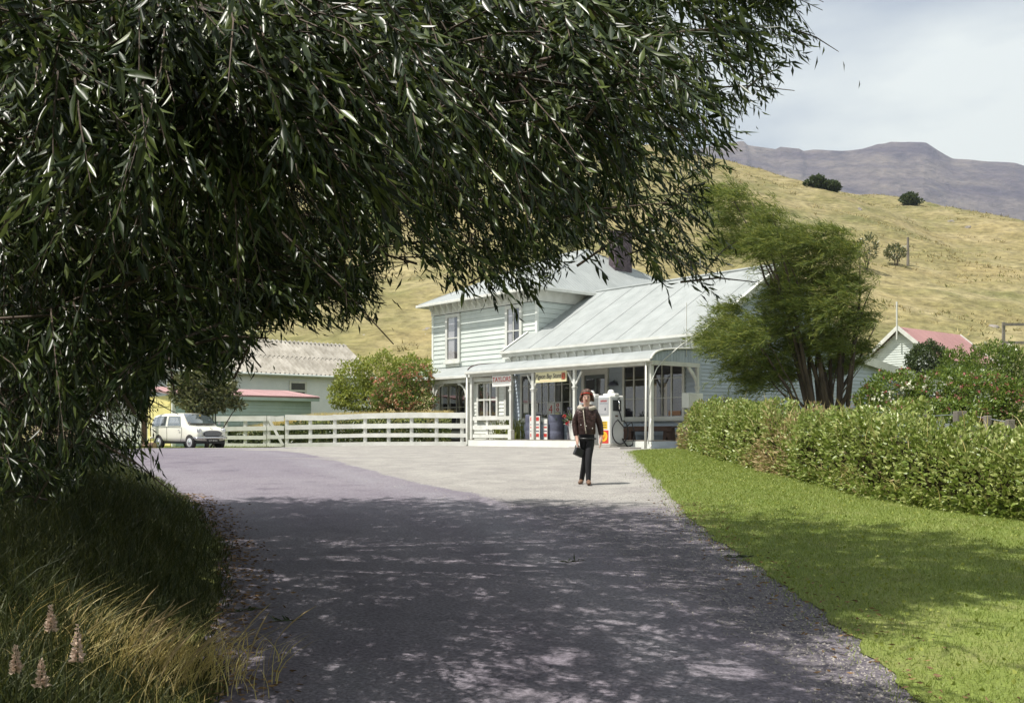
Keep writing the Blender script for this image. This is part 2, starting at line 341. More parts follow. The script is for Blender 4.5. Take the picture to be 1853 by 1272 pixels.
# ------------------------------------------------------------------ terrain
LE = [(-8, -2.6), (2, -1.45), (5.5, -1.70), (7, -2.1), (8.5, -2.42), (10, -2.85), (12.3, -3.71), (14.4, -4.57), (17.3, -5.92), (19.5, -7.1), (21.5, -8.6), (23, -10.6), (24.2, -14), (25, -22), (25.6, -70), (70, -70)]
SE = [(-8, 1.2), (2, 1.5), (5.6, 1.71), (7.55, 1.54), (10.5, 1.0), (13.3, .24), (16.1, -.6), (17.8, -1.62), (22, -3.44), (27, -5.4), (32, -7.8), (37, -10.6), (45, -14)]
RE = [(-8, 2.1), (5.5, 2.16), (7.3, 2.28), (8.8, 2.27), (11.4, 2.26), (14, 2.33), (18.3, 2.64), (23, 2.95), (26, 3.2), (28, 3.3), (29, 3.6), (30, 4.3), (31, 5.4), (32, 8)]
from mathutils import noise as mn
def wob(y, a, s): return a * (1.6 * mn.noise(Vector((y * .8, s * 7.3, 0))) + 1.0 * mn.noise(Vector((y * 2.3, s * 3.1, 4))) + .8 * mn.noise(Vector((y * 6.1, s, 9))))
def le(y): return interp(LE, y) + wob(y, .06, 1)
def se(y): return interp(SE, y) + wob(y, .05, 2)
def re_(y): return interp(RE, y) + wob(y, .07, 3)
def bank(X, Y):
    d = le(Y) - X
    return .42 * sstep(.05, 1.5, d) * sstep(23.5, 19, Y) * (1 + .25 * math.sin(X * 1.7 + Y)) if d > 0 else 0
def gz(X, Y): return g(X, Y) + bank(X, Y)
LEY = np.array([le(y) for y in GY]); REY = np.array([re_(y) for y in GY]); SEY = np.array([se(y) for y in GY])
def lev(Y): return np.interp(Y, GY, LEY)
def rev(Y): return np.interp(Y, GY, REY)
def sev(Y): return np.interp(Y, GY, SEY)
def ssv(a, b, x): t = np.clip((x - a) / (b - a), 0, 1); return t * t * (3 - 2 * t)
def gzv(X, Y): d = lev(Y) - X; return gv(X, Y) + np.where(d > 0, .42 * ssv(.05, 1.5, d) * ssv(23.5, 19, Y) * (1 + .25 * np.sin(X * 1.7 + Y)), 0)
rows = [round(-6 + .08 * i, 3) for i in range(300)] + [round(18 + .4 * i, 3) for i in range(110)]
def sheet(name, mt, left, right, off, ncol, y0=-6, y1=61.6, fn=g, parent=None):
    V = []; Fc = []; ys = [y for y in rows if y0 <= y <= y1 + 1e-6]
    for y in ys:
        a, b = left(y), right(y)
        for k in range(ncol + 1):
            x = a + (b - a) * k / ncol; V.append((x, y, fn(x, y) + off))
    for i in range(len(ys) - 1):
        for k in range(ncol):
            q = i * (ncol + 1) + k; Fc.append((q, q+1, q+ncol+2, q+ncol+1))
    me = bpy.data.meshes.new(name); me.from_pydata(V, [], Fc)
    return obj(name, me, mt, parent, True)
# ground
xs = sorted(set([-90, -70, -50, -40] + [-30 + i * .5 for i in range(121)] + [40, 60, 90]))
V = [(x, y, gz(x, y) - (.004 if x > -30 else 0)) for y in rows for x in xs]; n = len(xs)
me = bpy.data.meshes.new('ground'); me.from_pydata(V, [], [(i*n+k, i*n+k+1, (i+1)*n+k+1, (i+1)*n+k) for i in range(len(rows)-1) for k in range(n-1)])
struct(obj('ground', me, 'soil_grass', None, True))
def far(y): return 3.0 if y < 38 else 2
rd = struct(sheet('road', 'paving', lambda y: max(-45, le(y)) if y < 36.4 else max(-45, -15.5 + (y - 36.4) * 1.3), lambda y: max(re_(y) + .45, 3.4), .006, 150, -6, 41.2))
co_ = np.zeros(len(rd.data.vertices) * 3); rd.data.vertices.foreach_get('co', co_); co_ = co_.reshape(-1, 3)
def put(nm, f):
    a = rd.data.attributes.new(nm, 'FLOAT', 'POINT'); a.data.foreach_set('value', f(co_[:, 0], co_[:, 1]).astype(np.float32))
put('gravel', lambda x, y: ssv(-1, 1, (x - sev(y)) / (.38 + .20 * ssv(20, 8, y))))
put('shingle', lambda x, y: ssv(12.5, 17.5, y + .4 * x))
put('worn', lambda x, y: np.exp(-((x - sev(y) + .75) / .42) ** 2) + .7 * np.exp(-((x - lev(y) - .75) / .35) ** 2) + .35 * np.exp(-((x - sev(y) + 2.1) / .4) ** 2))
struct(sheet('lawn', 'lawn_soil', re_, lambda y: 9.5, .014, 30, -6, 31.2))
# hill behind the settlement
SKY_N = [(-1400, 560), (-700, 500), (-300, 455), (100, 385), (250, 350), (420, 312), (550, 285), (800, 258), (1000, 258), (1200, 281), (1288, 299.5), (1323, 306.6), (1397, 322), (1464, 336.6), (1520, 347), (1630, 366), (1728, 388), (1834, 403.5), (1950, 425), (2300, 470), (3300, 560)]
def hill_z(X, Y):
    px = CX + F * X / Y; T = (HY - interp(SKY_N, px)) / F; Y0 = 58.0; Yr = 225.0
    s = (Y - Y0) / (Yr - Y0)
    p = 1.28 * s - .28 * s ** 3 if s < 1.25 else 1.053 - .55 * (s - 1.25) ** 1.4
    Zr = T * Yr * 1.0 + .4
    z = 1.16 + Zr * max(p, -.02) * .985
    a = min(1, max(0, (Y - 60) / 25))
    v = Vector((X, Y, 0))
    z += a * (mn.noise(v * .035) * 2.2 * min(1, (Y - 55) / 90) + mn.noise(v * .12) * .8 + mn.noise(Vector((X * .25, Y * .5, 0))) * .35 + mn.noise(v * .9) * .12)
    # shallow gully that folds the right hand slope
    gx = 62 + (Y - 150) * .10; d = (X - gx) / 9; z -= 2.4 * math.exp(-d * d) * sstep(95, 150, Y) * sstep(230, 175, Y)
    return z
rr = np.concatenate([np.linspace(-1.3, -.35, 50), np.linspace(-.345, .56, 420), np.linspace(.57, 1.35, 50)]); yy = np.concatenate([np.linspace(55, 130, 130), np.linspace(131, 260, 160), np.linspace(262, 300, 12)])
V = [(r * y, y, hill_z(r * y, y) - (.5 if y < 57 else 0)) for y in yy for r in rr]; n = len(rr)
me = bpy.data.meshes.new('hill'); me.from_pydata(V, [], [(i*n+k, i*n+k+1, (i+1)*n+k+1, (i+1)*n+k) for i in range(len(yy)-1) for k in range(n-1)])
struct(obj('hill', me, 'hill_grass', None, True))
SKY_F = [(-1500, 640), (-200, 700), (100, 718), (240, 735), (420, 600), (700, 400), (900, 330), (1100, 288), (1250, 272), (1300, 262), (1318, 259), (1336, 255), (1346, 254), (1353, 261), (1380, 264), (1404, 268), (1412, 264), (1446, 266), (1454, 270.6), (1500, 266), (1559, 259), (1588, 251), (1600, 251.5), (1612, 249), (1640, 251.5), (1676, 252), (1693, 261), (1725, 278), (1760, 284), (1795, 291), (1834, 298), (1900, 312), (2100, 350), (2600, 420), (3400, 520)]
def mtn_z(r, Y):
    w0 = Vector((r * Y * .002, Y * .002, 3.1)); px = CX + F * r + max(0, min(1, (2600 - Y) / 900)) * (mn.noise(w0) * 150 + mn.noise(w0 * 3.1) * 60); T = (HY - interp(SKY_F, px)) / F; s = (Y - 900) / 1700.0
    p = .25 * s + .75 * s ** 1.6 if s <= 1 else 1 - .8 * (s - 1)
    v = Vector((r * Y, Y, 0)); a = max(0, min(1, s * 1.5)) * max(.12, 1 - abs(s - .55) * 1.6)
    nn = mn.noise(v * .0016) * 75 + mn.noise(v * .005) * 32 + mn.noise(v * .016) * 11 + abs(mn.noise(v * .003)) * -60
    return EZ + T * 2600 * p + a * nn * (.3 + T * 2.4) - 12 * (1 - min(1, s * 4))
rr = np.concatenate([np.linspace(-1.3, .05, 110), np.linspace(.06, .55, 330), np.linspace(.56, 1.4, 80)]); yy = np.concatenate([np.linspace(900, 2400, 90), np.linspace(2420, 2600, 16), np.linspace(2640, 3000, 6)])
V = [(r * y, y, mtn_z(r, y)) for y in yy for r in rr]; n = len(rr)
me = bpy.data.meshes.new('mountain'); me.from_pydata(V, [], [(i*n+k, i*n+k+1, (i+1)*n+k+1, (i+1)*n+k) for i in range(len(yy)-1) for k in range(n-1)])
struct(obj('mountain', me, 'mountain', None, True))
# valley floor out to the mountain foot
me = bpy.data.meshes.new('valley'); me.from_pydata([(-4000, -2000, -1.5), (5000, -2000, -1.5), (5000, 4000, -1.5), (-4000, 4000, -1.5)], [], [(0, 1, 2, 3)])
struct(obj('valley', me, 'soil_grass'))

# ------------------------------------------------------------------ building kit (local x to the right along the front, y into the building)
HR = math.atan2(-.7638, .6454); HO = (4.43, 32.0, 1.16)
def HW(x, y, z=0):
    return Vector((HO[0] + .6454 * x + .7638 * y, HO[1] - .7638 * x + .6454 * y, HO[2] + z))
BOARD = {}
def board_mesh(pitch, mt):
    k = (pitch, mt)
    if k not in BOARD:
        m = MB(); t0, t1 = .032, .008
        m.add([(0, 0, 0), (1, 0, 0), (1, -t0, 0), (0, -t0, 0), (0, 0, pitch*.985), (1, 0, pitch*.985), (1, -t1, pitch*.985), (0, -t1, pitch*.985)], [(0,3,2,1),(4,5,6,7),(0,1,5,4),(1,2,6,5),(2,3,7,6),(3,0,4,7)])
        me = m.mesh('weatherboard'); me.materials.append(M[mt]); BOARD[k] = me
    return BOARD[k]
def boards(parent, x0, x1, z0, z1, pitch, y, mt, holes=(), side=False, span=None):
    """weatherboards on a wall facing -y (or +x when side); holes (x0,x1,z0,z1); span(z)->(x0,x1)"""
    me = board_mesh(pitch, mt); z = z0; k = 0
    while z < z1 - .03:
        a, b = (x0, x1) if span is None else span(z + pitch * .6)
        segs = [(a, b)] if b > a else []
        for h in holes:
            if z + pitch * .6 > h[2] and z + pitch * .4 < h[3]:
                ns = []
                for s in segs:
                    if h[0] >= s[1] or h[1] <= s[0]: ns.append(s)
                    else:
                        if h[0] > s[0]: ns.append((s[0], h[0]))
                        if h[1] < s[1]: ns.append((h[1], s[1]))
                segs = ns
        zs = min(1.0, (z1 - z) / pitch)
        for a, b in segs:
            if b - a < .04: continue
            if side: obj('weatherboard', me, None, parent, loc=(y, a, z), rot=(0, 0, R_(90)), scale=(b - a, 1, zs))
            else: obj('weatherboard', me, None, parent, loc=(a, y, z), scale=(b - a, 1, zs))
        z += pitch
def window(parent, x0, x1, z0, z1, y, cols, rws, thick=(), frame=.09, bar=.028, curtain=None, sill=True, mt='white_paint', paneld=None, name='window', deep=.05):
    """window on a wall facing -y at plane y; cols, rws are bar positions in 0..1; thick lists wide mullions"""
    wn = obj(name, MB().box(x0+.01, x1-.01, y-.012, y-.004, z0+.01, z1-.01).mesh('glazing_back'), 'dark_interior', parent)
    f = MB(); yo = y - deep - .03
    f.box(x0, x0+frame, yo, y-.003, z0, z1).box(x1-frame, x1, yo, y-.003, z0, z1).box(x0+frame, x1-frame, yo, y-.003, z1-frame, z1).box(x0+frame, x1-frame, yo, y-.003, z0, z0+frame)
    f.build('frame', mt, wn)
    xi0, xi1, zi0, zi1 = x0+frame, x1-frame, z0+frame, z1-frame
    cx = [0] + sorted(list(cols) + list(thick)) + [1]; rz = [0] + sorted(rws) + [1]
    for c in cx[1:-1]:
        h = (.055 if c in thick else bar) / 2; X = xi0 + (xi1 - xi0) * c
        box('glazing_bar', mt, wn, X-h, X+h, yo+.012, y-.016, zi0, zi1)
    for r in rz[1:-1]:
        Z = zi0 + (zi1 - zi0) * r
        for i in range(len(cx)-1):
            ha = 0 if i == 0 else (.055 if cx[i] in thick else bar) / 2; hb = 0 if i == len(cx)-2 else (.055 if cx[i+1] in thick else bar) / 2
            box('glazing_bar', mt, wn, xi0+(xi1-xi0)*cx[i]+ha, xi0+(xi1-xi0)*cx[i+1]-hb, yo+.016, y-.018, Z-bar/2, Z+bar/2)
    for i in range(len(cx)-1):
        for j in range(len(rz)-1):
            MB().add([(xi0+(xi1-xi0)*cx[i+p_], y-deep*.72, zi0+(zi1-zi0)*rz[j+q_]) for p_, q_ in ((0,0),(1,0),(1,1),(0,1))], [(0,1,2,3)]).build('pane', 'pane_glass', wn)
    if curtain:
        for a, b in curtain: box('curtain', 'curtain', wn, xi0+(xi1-xi0)*a, xi0+(xi1-xi0)*b, y-.026, y-.014, zi0, zi1)
    if sill: box('sill', mt, wn, x0-.06, x1+.06, y-deep-.10, y-.003, z0-.07, z0-.002)
    return wn
SHEETM = {}
def corr_sheet(wd, ln, n, amp, mt, per=4):
    k = (wd, ln, n, amp, mt)
    if k not in SHEETM:
        c = n * per; V = []
        for i in range(c + 1):
            z = amp * math.cos(2 * math.pi * i / per)
            V += [(wd * i / c, 0, z), (wd * i / c, ln, z)]
        me = bpy.data.meshes.new('roof_sheet'); me.from_pydata(V, [], [(2*i, 2*i+2, 2*i+3, 2*i+1) for i in range(c)])
        me.polygons.foreach_set('use_smooth', [True] * c); me.materials.append(M[mt]); SHEETM[k] = me
    return SHEETM[k]
def post(parent, x, y, z0, z1, wd=.11, capz=None, name='verandah_post'):
    m = MB().box(x-wd/2, x+wd/2, y-wd/2, y+wd/2, z0, z1)
    o = m.build(name, 'white_paint', parent, .01)
    if capz: MB().box(x-wd*.75, x+wd*.75, y-wd*.75, y+wd*.75, capz, capz+.05).box(x-wd*.62, x+wd*.62, y-wd*.62, y+wd*.62, capz-.05, capz-.001).build('capital', 'white_paint', o, .006)
    return o
def text(name, body, size, mt, parent, loc, rot, shear=0, ext=.004, sx=1):
    c = bpy.data.curves.new(name, 'FONT'); c.body = body; c.size = size; c.extrude = ext; c.shear = shear; c.align_x = 'CENTER'; c.align_y = 'CENTER'; c.materials.append(M[mt])
    nm = baked(bpy.data.objects.new(name, c))
    nm.name = name; return obj(name, nm, mt, parent, loc=loc, rot=rot, scale=(sx, 1, 1))

# ------------------------------------------------------------------ the store
st = thing('store', 'pale weatherboard store with grey iron roof, verandah and shop windows', 'store', HO, HR)
XL, YW, YR, YB = -9.7, 2.34, 6.55, 10.76; EV, RG = 3.82, 6.50
fw = box('front_wall', 'dark_interior', st, XL, -.02, YW, YW+.15, .2, 3.8)
W1 = (-9.0, -6.06, 1.0, 2.84); W2 = (-3.42, -.58, .98, 2.92); DR = (-5.52, -4.16, .24, 2.88)
boards(fw, XL+.01, -.08, .26, 3.25, .15, YW-.002, 'blue_grey_board', [W1, W2, DR])
slope = (RG - EV) / (YR - (YW - .35))
def gspan(z):
    if z < EV + .1: return (YW + .08, YB - .08)
    d = (z - EV) / slope; return (max(YW + .08, YW - .35 + d + .1), min(YB - .08, YB + .35 - d - .1))
gw = MB().prism([(YW, 0), (YB, 0), (YB, EV + .04), (YR, RG - .09), (YW, EV + .04)], 'x', -.16, -.012).build('gable_wall', 'dark_interior', st)
boards(gw, 0, 0, .02, RG - .15, .125, -.012, 'blue_grey_board', side=True, span=gspan)
MB().prism([(YW, 0), (YB, 0), (YB, EV + .04), (YR, RG - .09), (YW, EV + .04)], 'x', XL, XL + .15).build('end_wall', 'pale_green_board', st)
box('back_wall', 'blue_grey_board', st, XL + .15, -.16, YB - .15, YB, 0, EV + .1)
box('corner_board', 'blue_grey_board', st, -.10, .022, YW - .036, YW + .07, .02, 3.72)
# roof
ya, yb = YW - .22, YR; za, zb = EV - .02, RG; ln = math.hypot(yb - ya, zb - za); an = math.atan2(zb - za, yb - ya)
x0, x1 = XL - .28, .30
rf = MB().add([(x0, ya+.05, za-.03), (x1, ya+.05, za-.03), (x1, yb, zb-.05), (x0, yb, zb-.05), (x1, YB+.38, za-.05), (x0, YB+.38, za-.05)], [(0, 1, 2, 3), (3, 2, 4, 5)]).build('roof', 'roof_grey', st)
ns = 13; wd = (x1 - x0) / ns; sm = corr_sheet(wd * 1.012, ln, 10, .010, 'roof_grey')
for i in range(ns): obj('roof_sheet', sm, None, rf, loc=(x0 + wd * i, ya, za + .007 * (i % 2)), rot=(an, 0, 0))
sm2 = corr_sheet(wd * 1.012, ln, 10, .010, 'roof_grey')
for i in range(ns): obj('roof_sheet', sm2, None, rf, loc=(x0 + wd * (i + 1), 2 * YR - ya, za + .004 * (i % 2)), rot=(an, 0, math.pi))
MB().tube([(x0, YR, RG + .02), (x1, YR, RG + .02)], .06, 8).build('ridge_cap', 'roof_grey', st)
for xx, nm in ((x1, 'barge_board'), (x0 - .03, 'barge_board')):
    for s in (1, -1):
        p0 = (YR - s * (YR - ya + .03), za - .05); p1 = (YR, zb + .02)
        MB().prism([(p0[0], p0[1] - .20), (p1[0], p1[1] - .20), (p1[0], p1[1] + .03), (p0[0], p0[1] + .05)], 'x', xx, xx + .035).build(nm, 'white_paint', st)
        MB().bar((xx + .02, p0[0], p0[1] + .075), (xx + .02, p1[0], p1[1] + .055), .13, .03).build('barge_cap', 'white_paint', st)
box('fascia', 'white_paint', st, x0, x1, ya - .03, ya - .005, za - .22, za - .03)
MB().prism([(ya - .15, za - .01), (ya - .15, za - .10), (ya - .12, za - .125), (ya - .032, za - .125), (ya - .032, za - .10), (ya - .12, za - .10), (ya - .125, za - .01)], 'x', x0, x1).build('gutter', 'white_paint', st)
box('soffit', 'white_paint', st, x0, x1, ya - .004, YW - .004, za - .24, za - .222)
fz = box('frieze', 'white_paint', st, XL, .0, YW - .06, YW - .037, 3.22, za - .245)
i = 0; xx = XL + .12
while xx < -.05:
    MB().prism([(YW - .061, 3.26), (YW - .10, 3.28), (YW - .115, 3.38), (YW - .15, 3.46), (YW - .19, 3.52), (YW - .20, za - .246), (YW - .061, za - .246)], 'x', xx - .03, xx + .03).build('frieze_bracket', 'white_paint', fz); xx += .47
# verandah
dk = box('verandah_deck', 'timber_grey', st, -9.42, .02, -.02, YW, .17, .24)
for i in range(12): box('plank', 'timber_grey', dk, -9.42, .02, -.06 + i * .2, .13 + i * .2, .2405, .262)
box('deck_fascia', 'white_board', st, -9.42, .05, -.105, -.065, -.03, .235)
box('side_fascia', 'blue_grey_board', st, .022, .06, -.06, YW - .04, -.03, .235)
PX = [-9.29, -6.94, -5.68, -3.55, -.06]
for i, x in enumerate(PX):
    p = post(st, x, .02, .26, 2.66, .13 if i in (0, 2, 4) else .105, None if i in (0, 4) else 2.05)
    if i in (2, 3):
        for s in (-1, 1): MB().bar((x + s * .05, .02, 2.18), (x + s * .34, .02, 2.60), .045, .06).build('brace', 'white_paint', p)
    if i in (1, 3): MB().box(x-.09, x+.09, -.07, .11, .262, .62).build('plinth', 'white_paint', p, .01)
pl = post(st, -.0, YW - .12, .26, 2.66, .10, 2.0, 'wall_post')
MB().prism([(YW - .18, 2.02), (YW - .22, 2.20), (YW - .36, 2.38), (YW - .56, 2.58), (YW - .62, 2.66), (YW - .50, 2.66), (YW - .33, 2.50), (YW - .18, 2.30)], 'x', -.03, .03).build('scroll_bracket', 'white_paint', pl)
box('verandah_beam', 'white_paint', st, -9.36, .04, -.04, .06, 2.665, 2.80)
box('side_beam', 'white_paint', st, -.06, .045, .062, YW - .04, 2.665, 2.80)
box('side_beam', 'white_paint', st, -9.36, -9.26, .062, YW - .04, 2.665, 2.80)
prof = [(-.14, 2.83), (-.09, 2.92), (.02, 3.02), (.18, 3.09), (.42, 3.15), (.85, 3.20), (1.5, 3.245), (YW - .07, 3.29)]
vr = MB(); nsv = 12; x0v, x1v = -9.46, .10; wdv = (x1v - x0v) / nsv
vroof = MB().add([(x, y, z - .02) for y, z in prof for x in (x0v, x1v)], [(2*i, 2*i+1, 2*i+3, 2*i+2) for i in range(len(prof)-1)]).build('verandah_roof', 'roof_grey', st)
nc = 32; V = []
for i in range(nc + 1):
    dz = .009 * math.cos(2 * math.pi * i / 4)
    V += [(wdv * 1.01 * i / nc, y - dz * .4, z + dz) for y, z in prof]
q = len(prof); vme = bpy.data.meshes.new('bullnose_sheet'); vme.from_pydata(V, [], [(i*q+k, (i+1)*q+k, (i+1)*q+k+1, i*q+k+1) for i in range(nc) for k in range(q-1)])
vme.polygons.foreach_set('use_smooth', [True] * len(vme.polygons)); vme.materials.append(M['roof_grey'])
for i in range(nsv): obj('bullnose_sheet', vme, None, vroof, loc=(x0v + wdv * i, 0, .003 * (i % 2)))
MB().prism([(-.22, 2.85), (-.22, 2.78), (-.19, 2.75), (-.10, 2.75), (-.10, 2.77), (-.18, 2.78), (-.20, 2.85)], 'x', x0v, x1v).build('verandah_gutter', 'white_paint', st)
MB().tube([(x0v + .3, YW - .09, 3.30), (-1.2, YW - .09, 3.30), (-.9, YW - .12, 3.305)], .022, 6).build('flashing', 'gutter_dark', st)
MB().tube([(x0v + .02, y + .02, z + .02) for y, z in prof[1:]], .03, 6).build('end_flashing', 'gutter_dark', st)
MB().tube([(x1v - .01, y, z + .01) for y, z in prof], .035, 6).build('end_roll', 'white_paint', st)
ep = MB().prism([(.03, 2.802)] + [(y, z - .03) for y, z in prof[2:]] + [(YW - .07, 2.802)], 'x', -.02, .02).build('end_panel', 'blue_grey_board', st)
for i in range(15):
    y = .12 + i * .145; zt = float(np.interp(y, [p[0] for p in prof], [p[1] for p in prof])) - .05
    box('panel_board', 'blue_grey_board', ep, .021, .034, y, y + .135, 2.803, zt)
MB().tube([(-.13, -.13, 2.78), (-.14, -.13, .9), (-.17, -.14, -.05)], .034, 8).build('downpipe', 'white_paint', st, smooth=True)
MB().tube([(-9.40, -.13, 2.78), (-9.40, -.13, .1), (-9.44, -.16, -.04)], .034, 8).build('downpipe', 'white_paint', st, smooth=True)
# windows and door
window(st, *W1[:2], W1[2], W1[3], YW - .03, (.14, .28, .42, .56, .70), (.36, .76), thick=(.84,), bar=.022, name='shop_window')
window(st, *W2[:2], W2[2], W2[3], YW - .03, (.36, .51, .66), (.36, .74), thick=(.17, .82), bar=.022, name='shop_window')
dr = box('door', 'dark_frame', st, DR[0]+.14, DR[1]-.14, YW - .035, YW - .004, .265, 2.64)
MB().box(DR[0], DR[0]+.14, YW-.10, YW-.003, .265, 2.88).box(DR[1]-.14, DR[1], YW-.10, YW-.003, .265, 2.88).box(DR[0]+.14, DR[1]-.14, YW-.10, YW-.003, 2.64, 2.88).build('door_frame', 'white_paint', st)
xm = (DR[0] + DR[1]) / 2
for s in (0, 1):
    a, b = (DR[0]+.20, xm-.05) if s == 0 else (xm+.05, DR[1]-.20)
    MB().add([(a, YW-.050, 1.1), (b, YW-.050, 1.1), (b, YW-.050, 2.52), (a, YW-.050, 2.52)], [(0,1,2,3)]).build('pane', 'pane_glass', dr); box('back', 'dark_interior', dr, a, b, YW-.040, YW-.036, 1.1, 2.52); box('mid_rail', 'dark_frame', dr, a, b, YW-.062, YW-.053, 1.70, 1.76)
MB().tube([(xm+.03, YW-.04, 1.25), (xm+.03, YW-.09, 1.25), (xm+.03, YW-.09, 1.32)], .012, 6).build('handle', 'chrome', dr)
# papers in the shop windows
def paper(x0, x1, z0, z1, mt='paper', y=YW-.085): return box('window_paper', mt, st, x0, x1, y - .002, y, z0, z1)
p = paper(-7.42, -7.02, 1.12, 1.66); text('lettering', '4', .46, 'ink_red', p, (-7.22, YW - .089, 1.40), (R_(90), 0, 0), ext=.001)
p = paper(-6.98, -6.66, 1.30, 1.66)
for zz in (1.40, 1.57): MB().tube([(-6.82 + .06 * math.cos(a), YW - .091, zz + .055 * math.sin(a)) for a in np.linspace(0, 2*math.pi, 13)], .017, 5).build('printed_ring', 'ink_red', p)
paper(-8.82, -8.50, 1.30, 1.66); paper(-6.98, -6.72, 1.12, 1.28, 'sign_yellow'); paper(-8.3, -7.95, 1.32, 1.66); paper(-1.28, -.75, 1.10, 1.25, 'bloom_orange')
for a, b in ((-2.05, -1.85), (-1.5, -1.38)): paper(a, b, 1.1, 2.2, 'tan_blind', YW - .045)
# lean-to at the rear
lt = MB().prism([(YB + .02, 0), (18.2, 0), (18.2, 2.62), (YB + .02, 3.62)], 'x', -5, -.10).build('lean_to', 'blue_grey_board', st)
boards(lt, 0, 0, .02, 3.5, .15, -.10, 'blue_grey_board', side=True, span=lambda z: (YB + .05, min(18.15, 18.15 - max(0, z - 2.55) * 7.2)))
MB().prism([(YB + .02, 3.66), (18.5, 2.61), (18.5, 2.68), (YB + .02, 3.74)], 'x', -5.1, .12).build('lean_to_roof', 'roof_grey', st)
MB().prism([(YB + .02, 3.42), (18.5, 2.38), (18.5, 2.70), (YB + .02, 3.76)], 'x', .121, .155).build('lean_to_fascia', 'white_paint', st)
# cable from the eave to the corner post, then down
pts = [(.28, 1.85, 3.72), (.2, 1.2, 3.35), (.08, .5, 2.85), (.10, .12, 2.55), (.05, -.10, 2.1), (-.02, -.11, 1.7)]
MB().tube(pts, .016, 6).build('cable', 'white_paint', st, smooth=True)
MB().tube([(.05, -.10, .95), (.0, -.12, .6), (-.06, -.13, .2), (.05, -.18, .0), (.12, -.16, .12)], .016, 6).build('hose', 'pot_white', st, smooth=True)
MB().tube([(.06, 1.6, 4.75), (.06, 1.6, 3.0)], .014, 6).build('vent_pipe', 'white_paint', st)
# ------------------------------------------------------------------ two storey house behind the store
hs = thing('two_storey_house', 'two storey pale green weatherboard house with hipped roof behind the store', 'house', HO, HR)
HX0, HX1, HY0, HY1, HZ = -16.72, -9.4, 3.5, 15.0, 5.92
hw = box('front_wall', 'dark_interior', hs, HX0 + .02, HX1 - .02, HY0, HY0 + .15, 0, 6.3)
U1 = (-15.62, -14.54, 3.70, 5.88); U2 = (-11.37, -10.29, 3.70, 5.88); G1 = (-16.15, -14.05, .75, 2.75)
boards(hw, HX0 + .06, HX1 - .06, .02, HZ - .01, .205, HY0 - .002, 'pale_green_board', [U1, U2, G1])
sw = box('side_wall', 'dark_interior', hs, HX1 - .16, HX1 - .02, HY0 + .16, HY1, 0, 6.3)
boards(sw, 0, 0, 3.2, HZ - .01, .205, HX1 - .018, 'pale_green_board', side=True, span=lambda z: (HY0 + .07, HY1))
box('left_wall', 'pale_green_board', hs, HX0, HX0 + .15, HY0 + .16, HY1, 0, 6.3); box('back_wall', 'pale_green_board', hs, HX0, HX1, HY1 + .002, HY1 + .15, 0, 6.3)
for x, y in ((HX0 - .02, HY0 - .045), (HX1 - .09, HY0 - .045)): box('corner_board', 'white_board', hs, x, x + .13, y, y + .10, 0, HZ)
hf = box('frieze', 'white_paint', hs, HX0 - .03, HX1 + .03, HY0 - .065, HY0 - .047, HZ + .002, 6.36)
box('frieze', 'white_paint', hs, HX1 + .014, HX1 + .032, HY0 - .046, HY1, HZ + .002, 6.36)
xx = HX0 + .15
while xx < HX1:
    MB().prism([(HY0 - .066, 5.98), (HY0 - .12, 6.02), (HY0 - .30, 6.22), (HY0 - .36, 6.355), (HY0 - .066, 6.355)], 'x', xx - .035, xx + .035).build('frieze_bracket', 'white_paint', hf); xx += .45
OV = .46; ex0, ex1, ey0, ey1, ez = HX0 - OV, HX1 + OV, HY0 - OV, HY1 + OV, 6.42; rx0, rx1, ryy, rz = -15.05, -12.45, 9.3, 9.08
rfh = MB().add([(ex0, ey0, ez), (ex1, ey0, ez), (ex1, ey1, ez), (ex0, ey1, ez), (rx0, ryy, rz), (rx1, ryy, rz)], [(0, 1, 5, 4), (1, 2, 5), (2, 3, 4, 5), (3, 0, 4)]).build('roof', 'roof_grey', hs)
box('soffit', 'white_paint', hs, ex0 + .02, ex1 - .02, ey0 + .02, ey1 - .02, 6.362, 6.40)
m = MB().box(ex0 - .1, ex1 + .1, ey0 - .12, ey0 - .02, 6.30, 6.42); m.box(ex1 + .0, ex1 + .1, ey0 - .02, ey1, 6.30, 6.42).box(ex0 - .1, ex0, ey0 - .02, ey1, 6.30, 6.42).build('gutter', 'white_paint', hs, .015)
for a, b in (((ex0, ey0, ez), (rx0, ryy, rz)), ((ex1, ey0, ez), (rx1, ryy, rz)), ((ex1, ey1, ez), (rx1, ryy, rz)), ((rx0, ryy, rz), (rx1, ryy, rz))):
    MB().tube([Vector(a) + Vector((0, 0, .015)), Vector(b) + Vector((0, 0, .015))], .05, 6).build('hip_cap', 'roof_grey', rfh)
